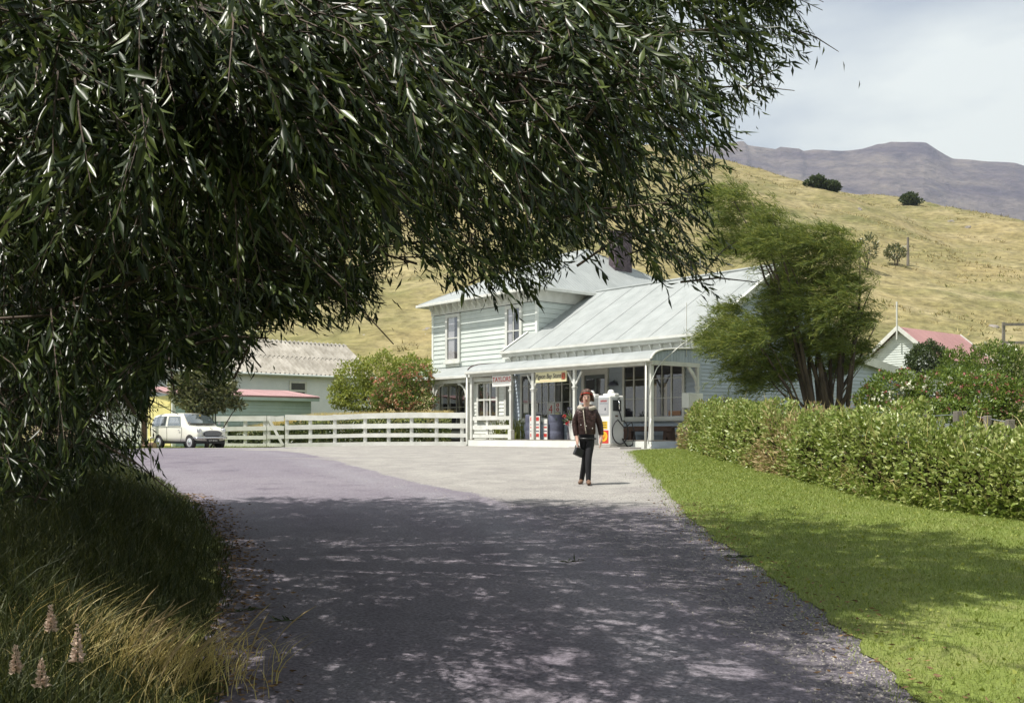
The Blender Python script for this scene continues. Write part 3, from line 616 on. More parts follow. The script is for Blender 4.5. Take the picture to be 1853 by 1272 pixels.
# roof sheets on the two faces in view, trimmed to the hips
def face_sheets(corners, apex, n):
    """strips running up the slope between the eave edge (two corners) and the top edge (one or two points)"""
    A, B = map(Vector, corners); T = [Vector(p) for p in apex]
    u = (B - A); Lw = u.length; u /= Lw
    nrm = u.cross((T[0] - A)).normalized(); up = nrm.cross(u).normalized()
    if up.z < 0: up = -up; 
    if nrm.z < 0: nrm = -nrm
    h = (T[0] - A).dot(up); ts = sorted((p - A).dot(u) for p in T)
    def top(s):
        if s < ts[0]: return h * s / ts[0]
        if s > ts[-1]: return h * (Lw - s) / (Lw - ts[-1])
        return h
    for i in range(n):
        s0, s1 = Lw * i / n, Lw * (i + 1) / n; k = 16; V = []
        for j in range(k + 1):
            s = s0 + (s1 - s0) * j / k; o = nrm * (.022 + .008 * math.cos(math.pi * j / 2))
            V += [A + u * s + o, A + u * s + up * max(.001, top(s)) + o]
        me = bpy.data.meshes.new('roof_sheet'); me.from_pydata([tuple(p) for p in V], [], [(2*j, 2*j+2, 2*j+3, 2*j+1) for j in range(k)]); obj('roof_sheet', me, 'roof_grey', rfh, True)
face_sheets([(ex0, ey0, ez), (ex1, ey0, ez)], [(rx0, ryy, rz), (rx1, ryy, rz)], 11)
face_sheets([(ex1, ey0, ez), (ex1, ey1, ez)], [(rx1, ryy, rz)], 16)
for U in (U1, U2):
    wn = window(hs, *U, HY0 - .02, (.5,) if U is U2 else (), (.5,), frame=.15, bar=.05, curtain=[(.04, .62)] if U is U1 else [(.04, .35)])
    box('apron', 'white_paint', wn, U[0] + .06, U[1] - .06, HY0 - .07, HY0 - .034, U[2] - .20, U[2] - .075)
window(hs, *G1, HY0 - .02, (), (.45,), thick=(.33, .67), frame=.12, bar=.04, curtain=[(.02, .1), (.36, .42)])
# its verandah with curved brackets
MB().add([(HX0 - .4, 1.55, 2.86), (-9.5, 1.55, 2.86), (-9.5, HY0 - .03, 3.46), (HX0 - .4, HY0 - .03, 3.46), (HX0 - .4, 1.55, 2.82), (-9.5, 1.55, 2.82), (-9.5, HY0 - .03, 3.42), (HX0 - .4, HY0 - .03, 3.42)],
         [(0,1,2,3),(7,6,5,4),(0,4,5,1),(1,5,6,2),(2,6,7,3),(3,7,4,0)]).build('verandah_roof', 'roof_grey', hs)
box('verandah_gutter', 'white_paint', hs, HX0 - .42, -9.52, 1.44, 1.548, 2.78, 2.88, .01); box('verandah_beam', 'white_paint', hs, HX0 - .3, -9.56, 1.60, 1.70, 2.60, 2.81)
box('verandah_deck', 'timber_grey', hs, HX0 - .3, -11.62, 1.56, HY0 - .04, .0, .24)
for x in (-16.9, -14.04, -11.68):
    p = post(hs, x, 1.65, .24, 2.60, .12, 1.98)
    for s in ((-1, 1) if x != -11.68 else (-1,)):
        if x == -16.9 and s < 0: continue
        pr = [(x + s * .065, 2.05)] + [(x + s * (.065 + .55 * (1 - math.cos(t))), 2.05 + .54 * math.sin(t)) for t in np.linspace(.1, math.pi/2, 7)] + [(x + s * .62, 2.598)] + [(x + s * (.14 + .48 * (1 - math.cos(t))), 2.08 + .44 * math.sin(t)) for t in np.linspace(math.pi/2, 0, 7)]
        pr = [(x + s * (.06 + .62 * (1 - math.cos(t))), 2.02 + .578 * math.sin(t)) for t in np.linspace(0, math.pi/2, 9)] + [(x + s * (.14 + .54 * (1 - math.cos(t))), 2.02 + .50 * math.sin(t)) for t in np.linspace(math.pi/2, 0, 9)]
        MB().prism(pr, 'y', 1.63, 1.67).build('curved_bracket', 'white_paint', p)
# room between house and store
lk = box('side_room', 'white_board', hs, -11.58, -9.46, 1.90, HY0 - .04, 0, 2.80)
boards(lk, -11.55, -9.50, .02, 2.6, .15, 1.898, 'white_board', [(-11.28, -9.92, 1.05, 2.62)])
box('corner_board', 'white_paint', lk, -9.58, -9.45, 1.86, 1.95, 0, 2.79)
window(hs, -11.28, -9.92, 1.10, 2.62, 1.885, (.333, .667), (.5,), frame=.10, bar=.07, curtain=[(.38, .5)], name='six_light_window')
ch = box('chimney', 'brick', hs, -11.42, -11.0, 9.75, 10.85, 7.2, 9.75)
MB().box(-11.46, -10.96, 9.71, 10.89, 9.752, 9.86).build('chimney_cap', 'brick', ch)
bm_ = {}
for face in ('front', 'side'):   # brick courses on the two faces in view
    lnb = .215
    for r in range(22):
        z = 7.55 + r * .10; off = (r % 2) * .11
        s0, s1 = (-11.42, -11.0) if face == 'front' else (9.75, 10.85); s = s0 - off
        while s < s1 - .02:
            a, b = max(s, s0), min(s + lnb, s1); s += lnb + .012
            if b - a < .05: continue
            key = round(b - a, 2)
            if (face, key) not in bm_:
                me = (MB().box(0, b - a, -.012, 0, 0, .088) if face == 'front' else MB().box(0, .012, 0, b - a, 0, .088)).mesh('brick'); me.materials.append(M['brick']); bm_[(face, key)] = me
            obj('brick', bm_[(face, key)], None, ch, loc=(a, 9.748, z) if face == 'front' else (-10.998, a, z))
rebase(hs, (-13.0, 8.5, 0))

# three rail panel in the left bay of the verandah
for a, b in ((.99, 1.13), (.645, .80), (.32, .457)): box('verandah_rail', 'white_paint', st, -9.215, -7.0, .0, .035, a, b)
box('rail_post', 'white_paint', st, -8.45, -8.33, .037, .10, .262, 1.10)

# ------------------------------------------------------------------ signs, pump and things on the verandah
def hthing(name, label, cat, x, y, z=0, rz=0, group=None):
    return thing(name, label, cat, HW(x, y, z), HR + rz, group)
t = hthing('hanging_sign', 'white board lettered TAYLORS hanging under the verandah edge', 'sign', -7.42, -.02, 2.66)
box('board', 'enamel_white', t, -.55, .55, -.02, .02, -.42, -.02); text('lettering', 'TAYLORS', .25, 'ink_red', t, (0, -.024, -.17), (R_(90), 0, 0)); box('rule', 'drum_blue', t, -.48, .48, -.023, -.0205, -.325, -.31)
for s in (-.4, .4): MB().tube([(s, 0, -.02), (s, 0, .03)], .008, 5).build('hook', 'chrome', t)
t = hthing('store_sign', 'yellow board lettered Pigeon Bay Store below the verandah beam', 'sign', -4.70, -.03, 2.66)
box('board', 'sign_yellow', t, -.80, .80, -.02, .02, -.37, .0); text('lettering', 'Pigeon Bay Store', .225, 'ink_dark', t, (-.13, -.024, -.16), (R_(90), 0, 0), shear=.22, sx=.86)
e = box('emblem_panel', 'bloom_orange', t, .56, .76, -.024, -.0205, -.31, -.05); MB().tube([(.66 + .06 * math.cos(a), -.028, -.18 + .08 * math.sin(a)) for a in np.linspace(0, 2*math.pi, 12)], .014, 5).build('emblem_ring', 'emblem_red', e)
box('rule', 'ink_red', t, -.60, .45, -.023, -.0205, -.325, -.318)
def shell(parent, cx, y, cz, r, mt):
    pts = [(cx - r * .28, cz - r * .85), (cx + r * .28, cz - r * .85)]
    for k in range(25):
        a = R_(-38 + 256 * k / 24); rr_ = r * (1 - .05 * abs(math.sin(k * math.pi / 4))); pts.append((cx + rr_ * math.cos(a), cz + rr_ * .95 * math.sin(a) + r * .06))
    o = MB().prism(pts, 'y', y - .004, y).build('shell_emblem', mt, parent)
    for k in range(-3, 4):
        a = R_(90 + k * 24); MB().bar((cx + r * .12 * k / 3, y - .006, cz - r * .62), (cx + r * .82 * math.cos(a), y - .006, cz + r * .82 * math.sin(a)), .006, .003, (0, 1, 0)).build('rib', 'emblem_red', o)
    return o
def pump(name, label, x, y, full=True):
    t = hthing(name, label, 'fuel pump', x, y, .0); t.scale = (1.08, 1.0, 1.09)
    MB().box(-.33, .33, -.42, .42, .048, .10).build('plinth', 'concrete', t, .02)
    b = MB().box(-.25, .25, -.32, .32, .10, 1.56).build('cabinet', 'enamel_white', t, .045, seg=3)
    MB().box(-.255, .255, -.10, .10, 1.54, 1.62).build('top_band', 'enamel_white', t, .03)
    MB().lathe([(.105, 1.60), (.105, 1.65), (.095, 1.69), (.06, 1.725), (.01, 1.735)], (0, 0, 0), 16).build('dome', 'enamel_white', t, smooth=True)
    box('side_panel', 'pump_grey', t, .2505, .262, -.27, .27, .16, 1.50, .004)
    d = box('dial_panel', 'pump_grey', t, -.20, .20, -.333, -.3205, .98, 1.50); box('price_card', 'paper', d, -.17, .17, -.336, -.3335, 1.34, 1.46); box('price_print', 'ink_red', d, -.13, .13, -.3385, -.3365, 1.37, 1.42)
    box('dial', 'paper', d, -.16, .16, -.336, -.3335, 1.02, 1.30); box('dial_mark', 'ink_dark', d, .04, .09, -.3385, -.3365, 1.12, 1.19); MB().add([(-.18, -.342, 1.0), (.18, -.342, 1.0), (.18, -.342, 1.48), (-.18, -.342, 1.48)], [(0,1,2,3)]).build('dial_glass', 'pane_glass', d)
    c = box('notice_card', 'emblem_yellow', t, -.14, .14, -.326, -.3215, .58, .80)
    for z in (.62, .69, .755): box('notice_line', 'ink_dark', c, -.11, .11, -.329, -.3265, z, z + .022)
    e = box('emblem_card', 'emblem_red', t, -.19, .19, -.327, -.3215, .16, .54); shell(e, 0, -.328, .35, .155, 'emblem_yellow')
    if full:
        n = box('nozzle_recess', 'black_rubber', t, .2625, .272, -.20, .17, 1.10, 1.42, .004)
        MB().tube([(.285, .04, 1.40), (.30, .04, 1.33), (.30, .04, 1.15)], [.018, .03, .024], 8).build('nozzle', 'chrome', n, smooth=True)
        MB().tube([(.29, .0, 1.46), (.29, .04, 1.49), (.29, .08, 1.46)], .012, 6).build('hook', 'black_rubber', n)
        box('maker_plate', 'timber_dark', t, .2625, .268, -.10, .02, .93, .98)
        pts = [(.30, .04, 1.15), (.31, .08, 1.0), (.33, .14, .80)]
        pts += [(.36, .02 + .36 * math.cos(a), .50 + .36 * math.sin(a)) for a in np.linspace(1.1, -4.4, 22)]
        pts += [(.38, .20, .60), (.40, .50, .78), (.42, .62, .45), (.40, .55, .12), (.36, .38, .05), (.32, .26, .18), (.268, .22, .30)]
        MB().tube(pts, .019, 6).build('hose', 'black_rubber', t, smooth=True)
    return t
pump('fuel_pump', 'white fuel pump with black hose loop and shell emblem before verandah', -1.16, -.66)
pump('fuel_pump', 'white fuel pump half hidden behind the walking woman', -2.05, -.66, False)
tag(MB().box(-1.6, .75, -.48, .5, -.05, .05).build('pump_island', 'concrete', None, .02), 'low concrete island under the fuel pumps beside the verandah step', 'kerb')
bpy.data.objects['pump_island'].location = HW(-1.05, -.66, 0); bpy.data.objects['pump_island'].rotation_euler = (0, 0, HR)
def roll(name, label, cat, x, y, r, h, mt, band=False):
    t = hthing(name, label, cat, x, y, .262)
    MB().lathe([(r*.97, 0), (r, .02), (r, h * .33), (r * .985, h * .34), (r, h * .36), (r, h * .66), (r * .985, h * .68), (r, h * .70), (r, h - .02), (r * .97, h), (r * .9, h), (r * .88, h - .03)], n=24).build('body', mt, t, smooth=True)
    return t
roll('drum', 'blue grey drum behind the red and white notice, beside thin post', 'drum', -6.55, .75, .29, .92, 'drum_blue')
t = roll('drum', 'second blue grey drum to the right of the middle post', 'drum', -5.28, .75, .30, .90, 'drum_blue')
def notice(label, x, y, w_, h_, z0=.0):
    t = hthing('notice_board', label, 'notice', x, y, .262 + z0)
    b = box('board', 'paper', t, -w_/2, w_/2, -.012, .012, 0, h_)
    for z, hh, mt in ((.10, .12, 'ink_red'), (.29, .04, 'drum_blue'), (.42, .05, 'ink_red'), (.53, .04, 'drum_blue'), (.68, .14, 'ink_red')):
        if z + hh < h_: box('printed_band', mt, b, -w_*.42, w_*.42, -.016, -.0125, z, z + hh)
    return t
notice('tall red and white printed notice leaning before the drums by the post', -6.02, .38, .56, .86); notice('narrow red and white printed notice right of the middle post', -5.42, .36, .20, .74)
t = hthing('netting_roll', 'tall upright roll of dark wire netting beside the white pot', 'netting roll', -4.60, .95, .262)
MB().lathe([(.21, 0), (.215, .02), (.215, 1.14), (.21, 1.16), (.15, 1.16), (.14, 1.10)], n=24).build('core', 'net_roll', t, smooth=True)
for s in (1, -1):
    for k in range(14):
        a0 = 2 * math.pi * k / 14
        MB().tube([(.220 * math.cos(a0 + s * j * .22), .220 * math.sin(a0 + s * j * .22), .01 + 1.14 * j / 14) for j in range(15)], .005, 4).build('wire_strand', 'chrome', t)
roll('netting_roll', 'short dark netting roll standing behind the tall one', 'netting roll', -4.15, 1.25, .2, 1.05, 'net_roll')
t = hthing('flower_pot', 'tall white pot of red flowers on the verandah', 'flower pot', -4.0, .45, .262)
MB().lathe([(.15, 0), (.17, .05), (.21, .4), (.22, .58), (.20, .64), (.215, .66), (.19, .66), (.17, .60)], n=20).build('pot', 'pot_white', t, smooth=True)
P = rng.normal(size=(420, 3)) * [.17, .17, .10] + [-.02, 0, .74]; obj('foliage', leafmesh('foliage', P, rng.normal(size=P.shape) + [0, 0, .5], .09, .05), 'dark_leaf', t)['kind'] = 'stuff'
for k in range(7):
    a = k * 1.9; c = np.array([-.16 + .17 * math.cos(a) - .06, .16 * math.sin(a) - .08, .70 + .14 * math.sin(a * 2.1)])
    obj('blossom', leafmesh('blossom', c + rng.normal(size=(26, 3)) * .022, rng.normal(size=(26, 3)), .045, .04), 'petal_red', t)
t = hthing('bench', 'old brown wooden bench under the shop window', 'bench', -1.75, 1.75, .262)
MB().box(-1.15, 1.25, -.16, .16, .42, .47).build('seat', 'timber_dark', t, .006); MB().box(-1.1, 1.2, -.17, -.14, .30, .418).build('apron', 'timber_dark', t, .004)
for x in (-.85, .95): MB().prism([(x - .20, 0), (x - .07, 0), (x - .02, .13), (x + .06, .0), (x + .18, 0), (x + .14, .418), (x - .16, .418)], 'y', -.11, .11).build('leg', 'timber_dark', t)
t = hthing('meter_box', 'white wooden box fixed beside the corner post of the store', 'meter box', .16, 1.72, 1.32); box('cabinet', 'white_board', t, -.15, .15, -.30, .42, 0, .48, .01); box('door', 'white_paint', t, .1505, .165, -.26, .10, .04, .44)
t = hthing('wall_lamp', 'small dark domed lamp shade on the wall beside the door', 'lamp', -3.86, YW - .12, 2.2); MB().lathe([(.19, 0), (.18, .05), (.13, .12), (.05, .16), (.02, .17)], n=16).build('shade', 'drum_blue', t, smooth=True); MB().tube([(0, 0, .17), (0, .05, .19), (0, .11, .19)], .012, 6).build('bracket', 'dark_frame', t)
t = hthing('lily_clump', 'leafy yellow green lilies growing behind the verandah rails', 'plant', -8.15, .9, .262)
n = 260; P = np.stack([rng.uniform(-.75, .75, n), rng.uniform(-.3, .3, n), rng.uniform(0, .02, n)], 1); o = obj('foliage', blademesh('foliage', P, rng.uniform(.5, 1.2, n), rng.normal(size=(n, 2)) * .3, .04, 3), 'pale_leaf', t); stuff(o)
t = hthing('lily_flower', 'white lily blooms low behind the verandah rails', 'flower', -8.3, .7, .262); obj('bloom', leafmesh('bloom', rng.normal(size=(60, 3)) * [.4, .1, .15] + [0, 0, .45], rng.normal(size=(60, 3)) + [0, -.6, .3], .10, .07), 'bloom_white', t)
rebase(st, (-4.8, 5.0, 0))
# ------------------------------------------------------------------ outbuildings
# long white shed: local x along its wall receding right, y into the shed
vdir = math.atan2(.6454, .7638)   # direction of the store's side wall
sh = thing('long_shed', 'long white rendered shed with corrugated fibre roof and small windows', 'shed', (-13.98, 50, 1.0), vdir)
# local +x = v ; outward normal = -y
EH, RH, SPAN = 3.78, 5.55, 3.0
box('wall', 'render_white', sh, -5, 8.2, 0, 6, 0, EH); MB().prism([(0, EH + .002), (6, EH + .002), (3, RH - .06)], 'x', 8.05, 8.2).build('gable', 'render_white', sh)
lr = math.hypot(SPAN + .3, RH - EH + .15); ar = math.atan2(RH - EH + .15, SPAN + .3)
rs = MB().add([(-5.2, -.28, EH - .20), (8.45, -.28, EH - .20), (8.45, 3, RH - .07), (-5.2, 3, RH - .07), (8.45, 6.28, EH - .20), (-5.2, 6.28, EH - .20)], [(0, 1, 2, 3), (3, 2, 4, 5)]).build('roof', 'roof_fibre', sh)
half = lr / 2; smf = corr_sheet(1.045, half + .12, 4, .080, 'roof_fibre', 6)
for i in range(13):
    for j in (0, 1):
        q = j * half; obj('roof_sheet', smf, None, rs, loc=(-5.2 + 1.04 * i, -.30 + q * math.cos(ar), EH - .10 + q * math.sin(ar) + .04 * j), rot=(ar, 0, 0))
MB().tube([(-5.2, 3, RH + .06), (8.45, 3, RH + .06)], .09, 8).build('ridge_cap', 'roof_fibre', sh)
MB().tube([(-5.2, -.36, EH - .16), (8.45, -.36, EH - .16)], .06, 8).build('gutter', 'pale_green_board', sh); box('barge_board', 'white_paint', sh, 8.451, 8.48, -.3, .01, EH - .3, EH - .1)
MB().prism([(-.3, EH - .32), (3, RH - .22), (3, RH - .02), (-.3, EH - .12)], 'x', 8.455, 8.485).build('barge_board', 'white_paint', sh)
for i in range(14): box('rafter_end', 'pale_green_board', sh, -4.6 + i * .95, -4.53 + i * .95, -.28, -.005, EH - .24, EH - .14)
for x in (-.55, 3.25):
    wn = window(sh, x, x + 1.0, 2.35, 3.35, -.003, (), (.5,), frame=.10, bar=.09, sill=False, mt='white_paint')
# green garage with red roof and yellow doors: local x = v (side wall), y = up-left into garage
gr = thing('garage', 'small green weatherboard garage with red iron roof and yellow doors', 'garage', (-14.1, 42, 1.08), vdir)
box('wall', 'dark_interior', gr, 0.02, 6.46, .02, 2.8, 0, 2.15)
boards(gr.children[0], .05, 6.44, .02, 2.12, .15, .018, 'garage_green'); box('corner_board', 'white_board', gr, -.03, .12, -.05, .06, 0, 2.14)
box('cover_strip', 'garage_green', gr, 3.0, 3.06, -.026, -.010, .05, 2.1)
fy = box('door_wall', 'yellow_paint', gr, -.02, .018, .07, 2.8, .02, 2.15)
for y in (.10, 1.42):
    d = box('door', 'yellow_paint', gr, -.06, -.021, y, y + 1.30, .05, 2.05)
    for z in (.3, 1.7): box('ledge', 'yellow_paint', d, -.085, -.061, y + .08, y + 1.22, z, z + .12)
box('handle', 'timber_dark', gr, -.11, -.062, 1.30, 1.34, .95, 1.1)
rg = MB().prism([(-.25, 2.16), (3.0, 2.55), (3.0, 2.60), (-.25, 2.21)], 'x', -.2, 6.75).build('roof', 'roof_red', gr)
smr = corr_sheet(.7, 3.28, 9, .014, 'roof_red')
for i in range(10): obj('roof_sheet', smr, None, rg, loc=(-.22 + .698 * i, -.28, 2.225 + .004 * (i % 2)), rot=(math.atan2(.39, 3.25), 0, 0))
box('fascia', 'garage_green', gr, -.2, 6.75, -.24, -.20, 2.02, 2.159)
# red roofed hut beyond the lean-to
ht = at(1624, 592, 60); hut = thing('red_roof_hut', 'pale green gabled hut with dull red roof and white finial pole', 'hut', (ht.x, ht.y, 1.16), HR)
az = ht.z - 1.16; hw_, dp = 2.45, 7.4; ev = az - 2.05
w_ = MB().prism([(-hw_ + .3, 0), (hw_ - .3, 0), (hw_ - .3, ev + .15), (0, az - .12), (-hw_ + .3, ev + .15)], 'y', .3, dp).build('wall', 'pale_green_board', hut)
boards(w_, 0, 0, .02, az - .2, .14, .299, 'pale_green_board', span=lambda z: (-min(hw_ - .3, (az - .12 - z) * hw_ / 2.05), min(hw_ - .3, (az - .12 - z) * hw_ / 2.05)))
m = MB()
rh = MB().add([(-hw_, 0, ev), (0, 0, az), (0, dp + .3, az), (-hw_, dp + .3, ev), (hw_, 0, ev), (hw_, dp + .3, ev)], [(0, 1, 2, 3), (1, 4, 5, 2)]).build('roof', 'roof_pink', hut)
lh = math.hypot(hw_, 2.05); smh = corr_sheet(.78, lh, 9, .012, 'roof_pink')
for i in range(10): obj('roof_sheet', smh, None, rh, loc=(hw_, .0 + .77 * i, ev + .03), rot=(0, math.atan2(2.05, hw_), 0)) if False else None
for i in range(10):
    o = obj('roof_sheet', smh, None, rh); o.matrix_local = Matrix.Translation((hw_, .77 * i, ev + .03)) @ Matrix.Rotation(R_(90), 4, 'Z') @ Matrix.Rotation(math.atan2(2.05, hw_), 4, 'X')
for yy_ in (-.03, dp + .30):
    for s in (-1, 1): MB().bar((s * hw_ * 1.04, yy_, ev - .10), (0, yy_, az - .02), .04, .22, (0, 0, 1)).build('barge_board', 'white_paint', hut)
MB().tube([(0, -.07, az - .75), (0, -.07, az + 1.5)], .05, 8).build('finial_pole', 'white_paint', hut)
# timber frame at the right edge
t = thing('timber_frame', 'weathered timber rail frame standing beyond the bushes', 'rail frame', (at(1816, 650, 50).x, 50, 1.16))
zt = at(0, 583, 50).z - 1.16
for x in (0, 1.6): box('post', 'timber_grey', t, x - .06, x + .06, -.06, .06, -.1, zt)
for z in (zt - .12, zt - 1.02): box('rail', 'timber_grey', t, -.1, 1.9, -.095, -.062, z - .07, z + .07)

# ------------------------------------------------------------------ fences
def rail_fence(name, label, P, rails, posts, ph=1.30, tilt=None):
    t = thing(name, label, 'fence', (*P[0], g(*P[0])))
    P0 = Vector((*P[0], 0)); 
    for i in range(len(P) - 1):
        a = Vector((P[i][0], P[i][1], 0)) - P0; b = Vector((P[i+1][0], P[i+1][1], 0)) - P0
        za, zb = g(*P[i]) - g(*P[0]), g(*P[i+1]) - g(*P[0])
        for r0, r1 in rails:
            j0, j1, jm = rng.normal(size=3) * .012; mid_ = (a + b) / 2; MB().bar((a.x, a.y, za + (r0 + r1) / 2 + j0), (mid_.x, mid_.y, (za + zb) / 2 + (r0 + r1) / 2 + jm), .035, r1 - r0).build('rail', 'white_paint', t); MB().bar((mid_.x, mid_.y, (za + zb) / 2 + (r0 + r1) / 2 + jm), (b.x, b.y, zb + (r0 + r1) / 2 + j1), .035, r1 - r0 - .006).build('rail', 'white_paint', t)
    for x, y in posts:
        o = Vector((x, y + .08, 0)) - P0; z = g(x, y) - g(*P[0]); MB().box(o.x - .07, o.x + .07, o.y - .05, o.y + .05, z - .1, z + ph).build('post', 'white_paint', t, .008)
    return t
RL = [(.0, .17), (.34, .50), (.70, .89), (1.09, 1.31)]
def fp(px, Y): return ((px - CX) / F * Y, Y)
PA, PB_ = fp(655, 41.0), fp(846, 39.3)
def lerp2(a, b, t): return (a[0] + (b[0] - a[0]) * t, a[1] + (b[1] - a[1]) * t)
rail_fence('rail_fence', 'white four rail fence section running from the corner to the store verandah', [PA, PB_], RL, [lerp2(PA, PB_, t) for t in (.03, .26, .48, .715, .95)])
PC, PD, PE = fp(516, 41.9), fp(482, 42.1), fp(330, 43.2)
rail_fence('rail_fence', 'white four rail fence section between the corner and the gate', [PC, PA], RL, [lerp2(PC, PA, t) for t in (.02, .33, .65)])
rail_fence('rail_fence', 'white four rail fence section running from the gate behind the car', [PE, PD], RL, [lerp2(PE, PD, t) for t in (.05, .28, .52, .75, .98)])
t = rail_fence('rail_gate', 'white rail gate with diagonal brace in the rail fence', [lerp2(PD, PC, .06), lerp2(PD, PC, .94)], RL, [lerp2(PD, PC, .10)], 1.28); t['category'] = 'gate'
a, b = Vector((PC[0]-PD[0], PC[1]-PD[1], 0)), 0; MB().bar((a.x*.08, a.y*.08 - .05, 1.2), (a.x*.84, a.y*.84 - .05, .08), .03, .11).build('brace', 'white_paint', t)
# picket fence beyond the car
def pickets(label, p0, p1, n, h, mt, w=.07):
    t = thing('picket_fence', label, 'fence', (*p0, g(*p0))); d = Vector((p1[0]-p0[0], p1[1]-p0[1], 0))
    for z in (.30, .85): MB().bar((0, .03, z), (d.x, d.y + .03, z), .04, .08).build('rail', mt, t)
    an = math.atan2(d.y, d.x); me = MB().prism([(-w/2, .02), (w/2, .02), (w/2, h - .07), (0, h), (-w/2, h - .07)], 'y', -.011, .011).mesh('picket'); me.materials.append(M[mt])
    for i in range(n): obj('picket', me, None, t, loc=(d.x * i / (n-1), d.y * i / (n-1) - .03, 0), rot=(0, 0, an))
pickets('white picket fence beside the brown pole, facing the road', fp(186, 42.5), fp(266, 42.0), 15, 1.08, 'white_board')
pickets('white picket fence running back to the left of the facing pickets', fp(152, 37.5), fp(185, 42.4), 24, 1.12, 'white_board')
pickets('low pinkish picket fence at the left end behind willow leaves', fp(60, 38.5), fp(150, 37.8), 18, .8, 'lupin_petal')
t = thing('wooden_pole', 'brown wooden pole standing behind the parked car', 'pole', (*fp(261, 38.6), g(*fp(261, 38.6)))); MB().tube([(0, 0, -.1), (0.0, 0, 2.2), (-.02, 0, 6.8)], [.105, .10, .085], 12).build('shaft', 'pole_wood', t, smooth=True)
t = thing('log', 'short cut log lying at the foot of the wooden pole', 'log', (*fp(272, 38.2), g(*fp(272, 38.2)) + .12)); MB().tube([(-.25, .1, 0), (.2, -.12, 0)], .13, 10).build('timber', 'pole_wood', t); MB().tube([(.2, -.12, 0), (.204, -.122, 0)], .11, 10).build('cut_face', 'tan_blind', t)

# raised garden behind the rail fence
ctr = [(PE[0] - 1, PE[1] + .6), (PD[0], PD[1] + .55), (PA[0] + .0, PA[1] + .62), (PB_[0] - .7, PB_[1] + 1.0)]
V = []; Fc = []; NB = 60; prof_b = [(0, -.1), (.05, .35), (.18, .85), (.42, 1.12), (1.0, 1.25), (2.2, 1.25), (3.0, 1.15)]
for i in range(NB + 1):
    s = i / NB * 3; k = min(2, int(s)); c = lerp2(ctr[k], ctr[k+1], s - k); lift = sstep(.55, 1.5, s) * (.15 + .85)
    for d, z in prof_b:
        zz = z * (.55 + .45 * lift) + .06 * mn.noise(Vector((i * .4, d * 3, 1)))
        V.append((c[0] + .05 * mn.noise(Vector((i * .5, d, 5))), c[1] + d, g(*c) + zz))
k = len(prof_b); me = bpy.data.meshes.new('garden_bank'); me.from_pydata(V, [], [(i*k+j, (i+1)*k+j, (i+1)*k+j+1, i*k+j+1) for i in range(NB) for j in range(k-1)])
struct(obj('garden_bank', me, 'soil_grass', None, True))
def bank_top(X):
    xs_ = [p[0] for p in ctr]; ys_ = [p[1] for p in ctr]; s = float(np.interp(X, xs_, [0, 1, 2, 3])); y = float(np.interp(X, xs_, ys_)); lift = sstep(.55, 1.5, s); return y, .55 + .45 * lift
n = 9000; X = rng.uniform(ctr[0][0], ctr[3][0], n); P = np.zeros((n, 3))
for i in range(n):
    y, l = bank_top(X[i]); d = rng.uniform(.35, 1.6); P[i] = (X[i], y + d, g(X[i], y) + 1.22 * l * min(1, .85 + d * .15))
o = obj('bank_grass', blademesh('bank_grass', P, rng.uniform(.12, .34, n), rng.normal(size=(n, 2)) * .5, .02, 2), 'dry_blade'); tag(o, 'dry grass along the top of the raised garden', 'grass', kind='stuff')
n = 7000; X = rng.uniform(ctr[0][0], ctr[3][0], n); P = np.zeros((n, 3))
for i in range(n):
    y, l = bank_top(X[i]); d = rng.uniform(0, 1); P[i] = (X[i], y + d * .3 - .12 + rng.normal() * .06, g(X[i], y) + 1.15 * l * d)
o = obj('bank_ivy', leafmesh('bank_ivy', P, rng.normal(size=(n, 3)) + [0, -.5, -.6], rng.uniform(.06, .13, n), .06), 'dark_leaf'); tag(o, 'dark creeper covering the garden face behind the rails', 'creeper', kind='stuff')

# ------------------------------------------------------------------ parked estate car
CT = R_(38.5)
fwx, fwy = (346.6 - CX) / F * 37.5, 37.5
hd = Vector((math.cos(CT), -math.sin(CT))); side = Vector((-math.sin(CT), -math.cos(CT)))   # heading, near side
cc = Vector((fwx, fwy)) - hd * 1.03 - side * .60
cr = thing('estate_car', 'small cream two door estate car parked beside the white rail fence', 'car', (cc.x, cc.y, g(cc.x, cc.y) + .0), -CT)
# local x forward, y to the far side; stations of the body shell
ST = [ # x, half width sill, belt, z sill, z belt, z top, half width top
 (-1.66, .50, .54, .42, .62, .72, .48), (-1.62, .60, .64, .34, .72, 1.18, .50), (-1.58, .63, .66, .30, .76, 1.255, .525), (-1.40, .66, .685, .27, .80, 1.315, .555), (-1.0, .68, .70, .25, .82, 1.35, .575), (-.4, .69, .705, .24, .82, 1.36, .585),
 (.10, .69, .705, .24, .82, 1.355, .58), (.38, .69, .705, .24, .82, 1.325, .57), (.52, .69, .70, .24, .82, 1.18, .60), (.66, .69, .70, .24, .82, 1.02, .635), (.80, .69, .695, .24, .81, .875, .655), (.90, .69, .69, .24, .79, .855, .56), (1.15, .68, .68, .26, .745, .825, .53), (1.32, .665, .66, .28, .69, .785, .50), (1.42, .64, .62, .31, .62, .715, .46), (1.47, .58, .56, .35, .56, .63, .42)]
rings = []
for x, ws, wb, zs, zb, zt, wt in ST:
    half = [(ws * .80, zs), (ws, zs + .06), (ws + .012, (zs + zb) * .5), (wb, zb), (wb - (wb - wt) * .22 - .012, zb + (zt - zb) * .30), (wb - (wb - wt) * .65, zb + (zt - zb) * .72), (wt, zb + (zt - zb) * .90), (wt * .80, zb + (zt - zb) * .985), (wt * .42, zt)]
    rings.append([(x, -y, z) for y, z in half] + [(x, y, z) for y, z in reversed(half)])
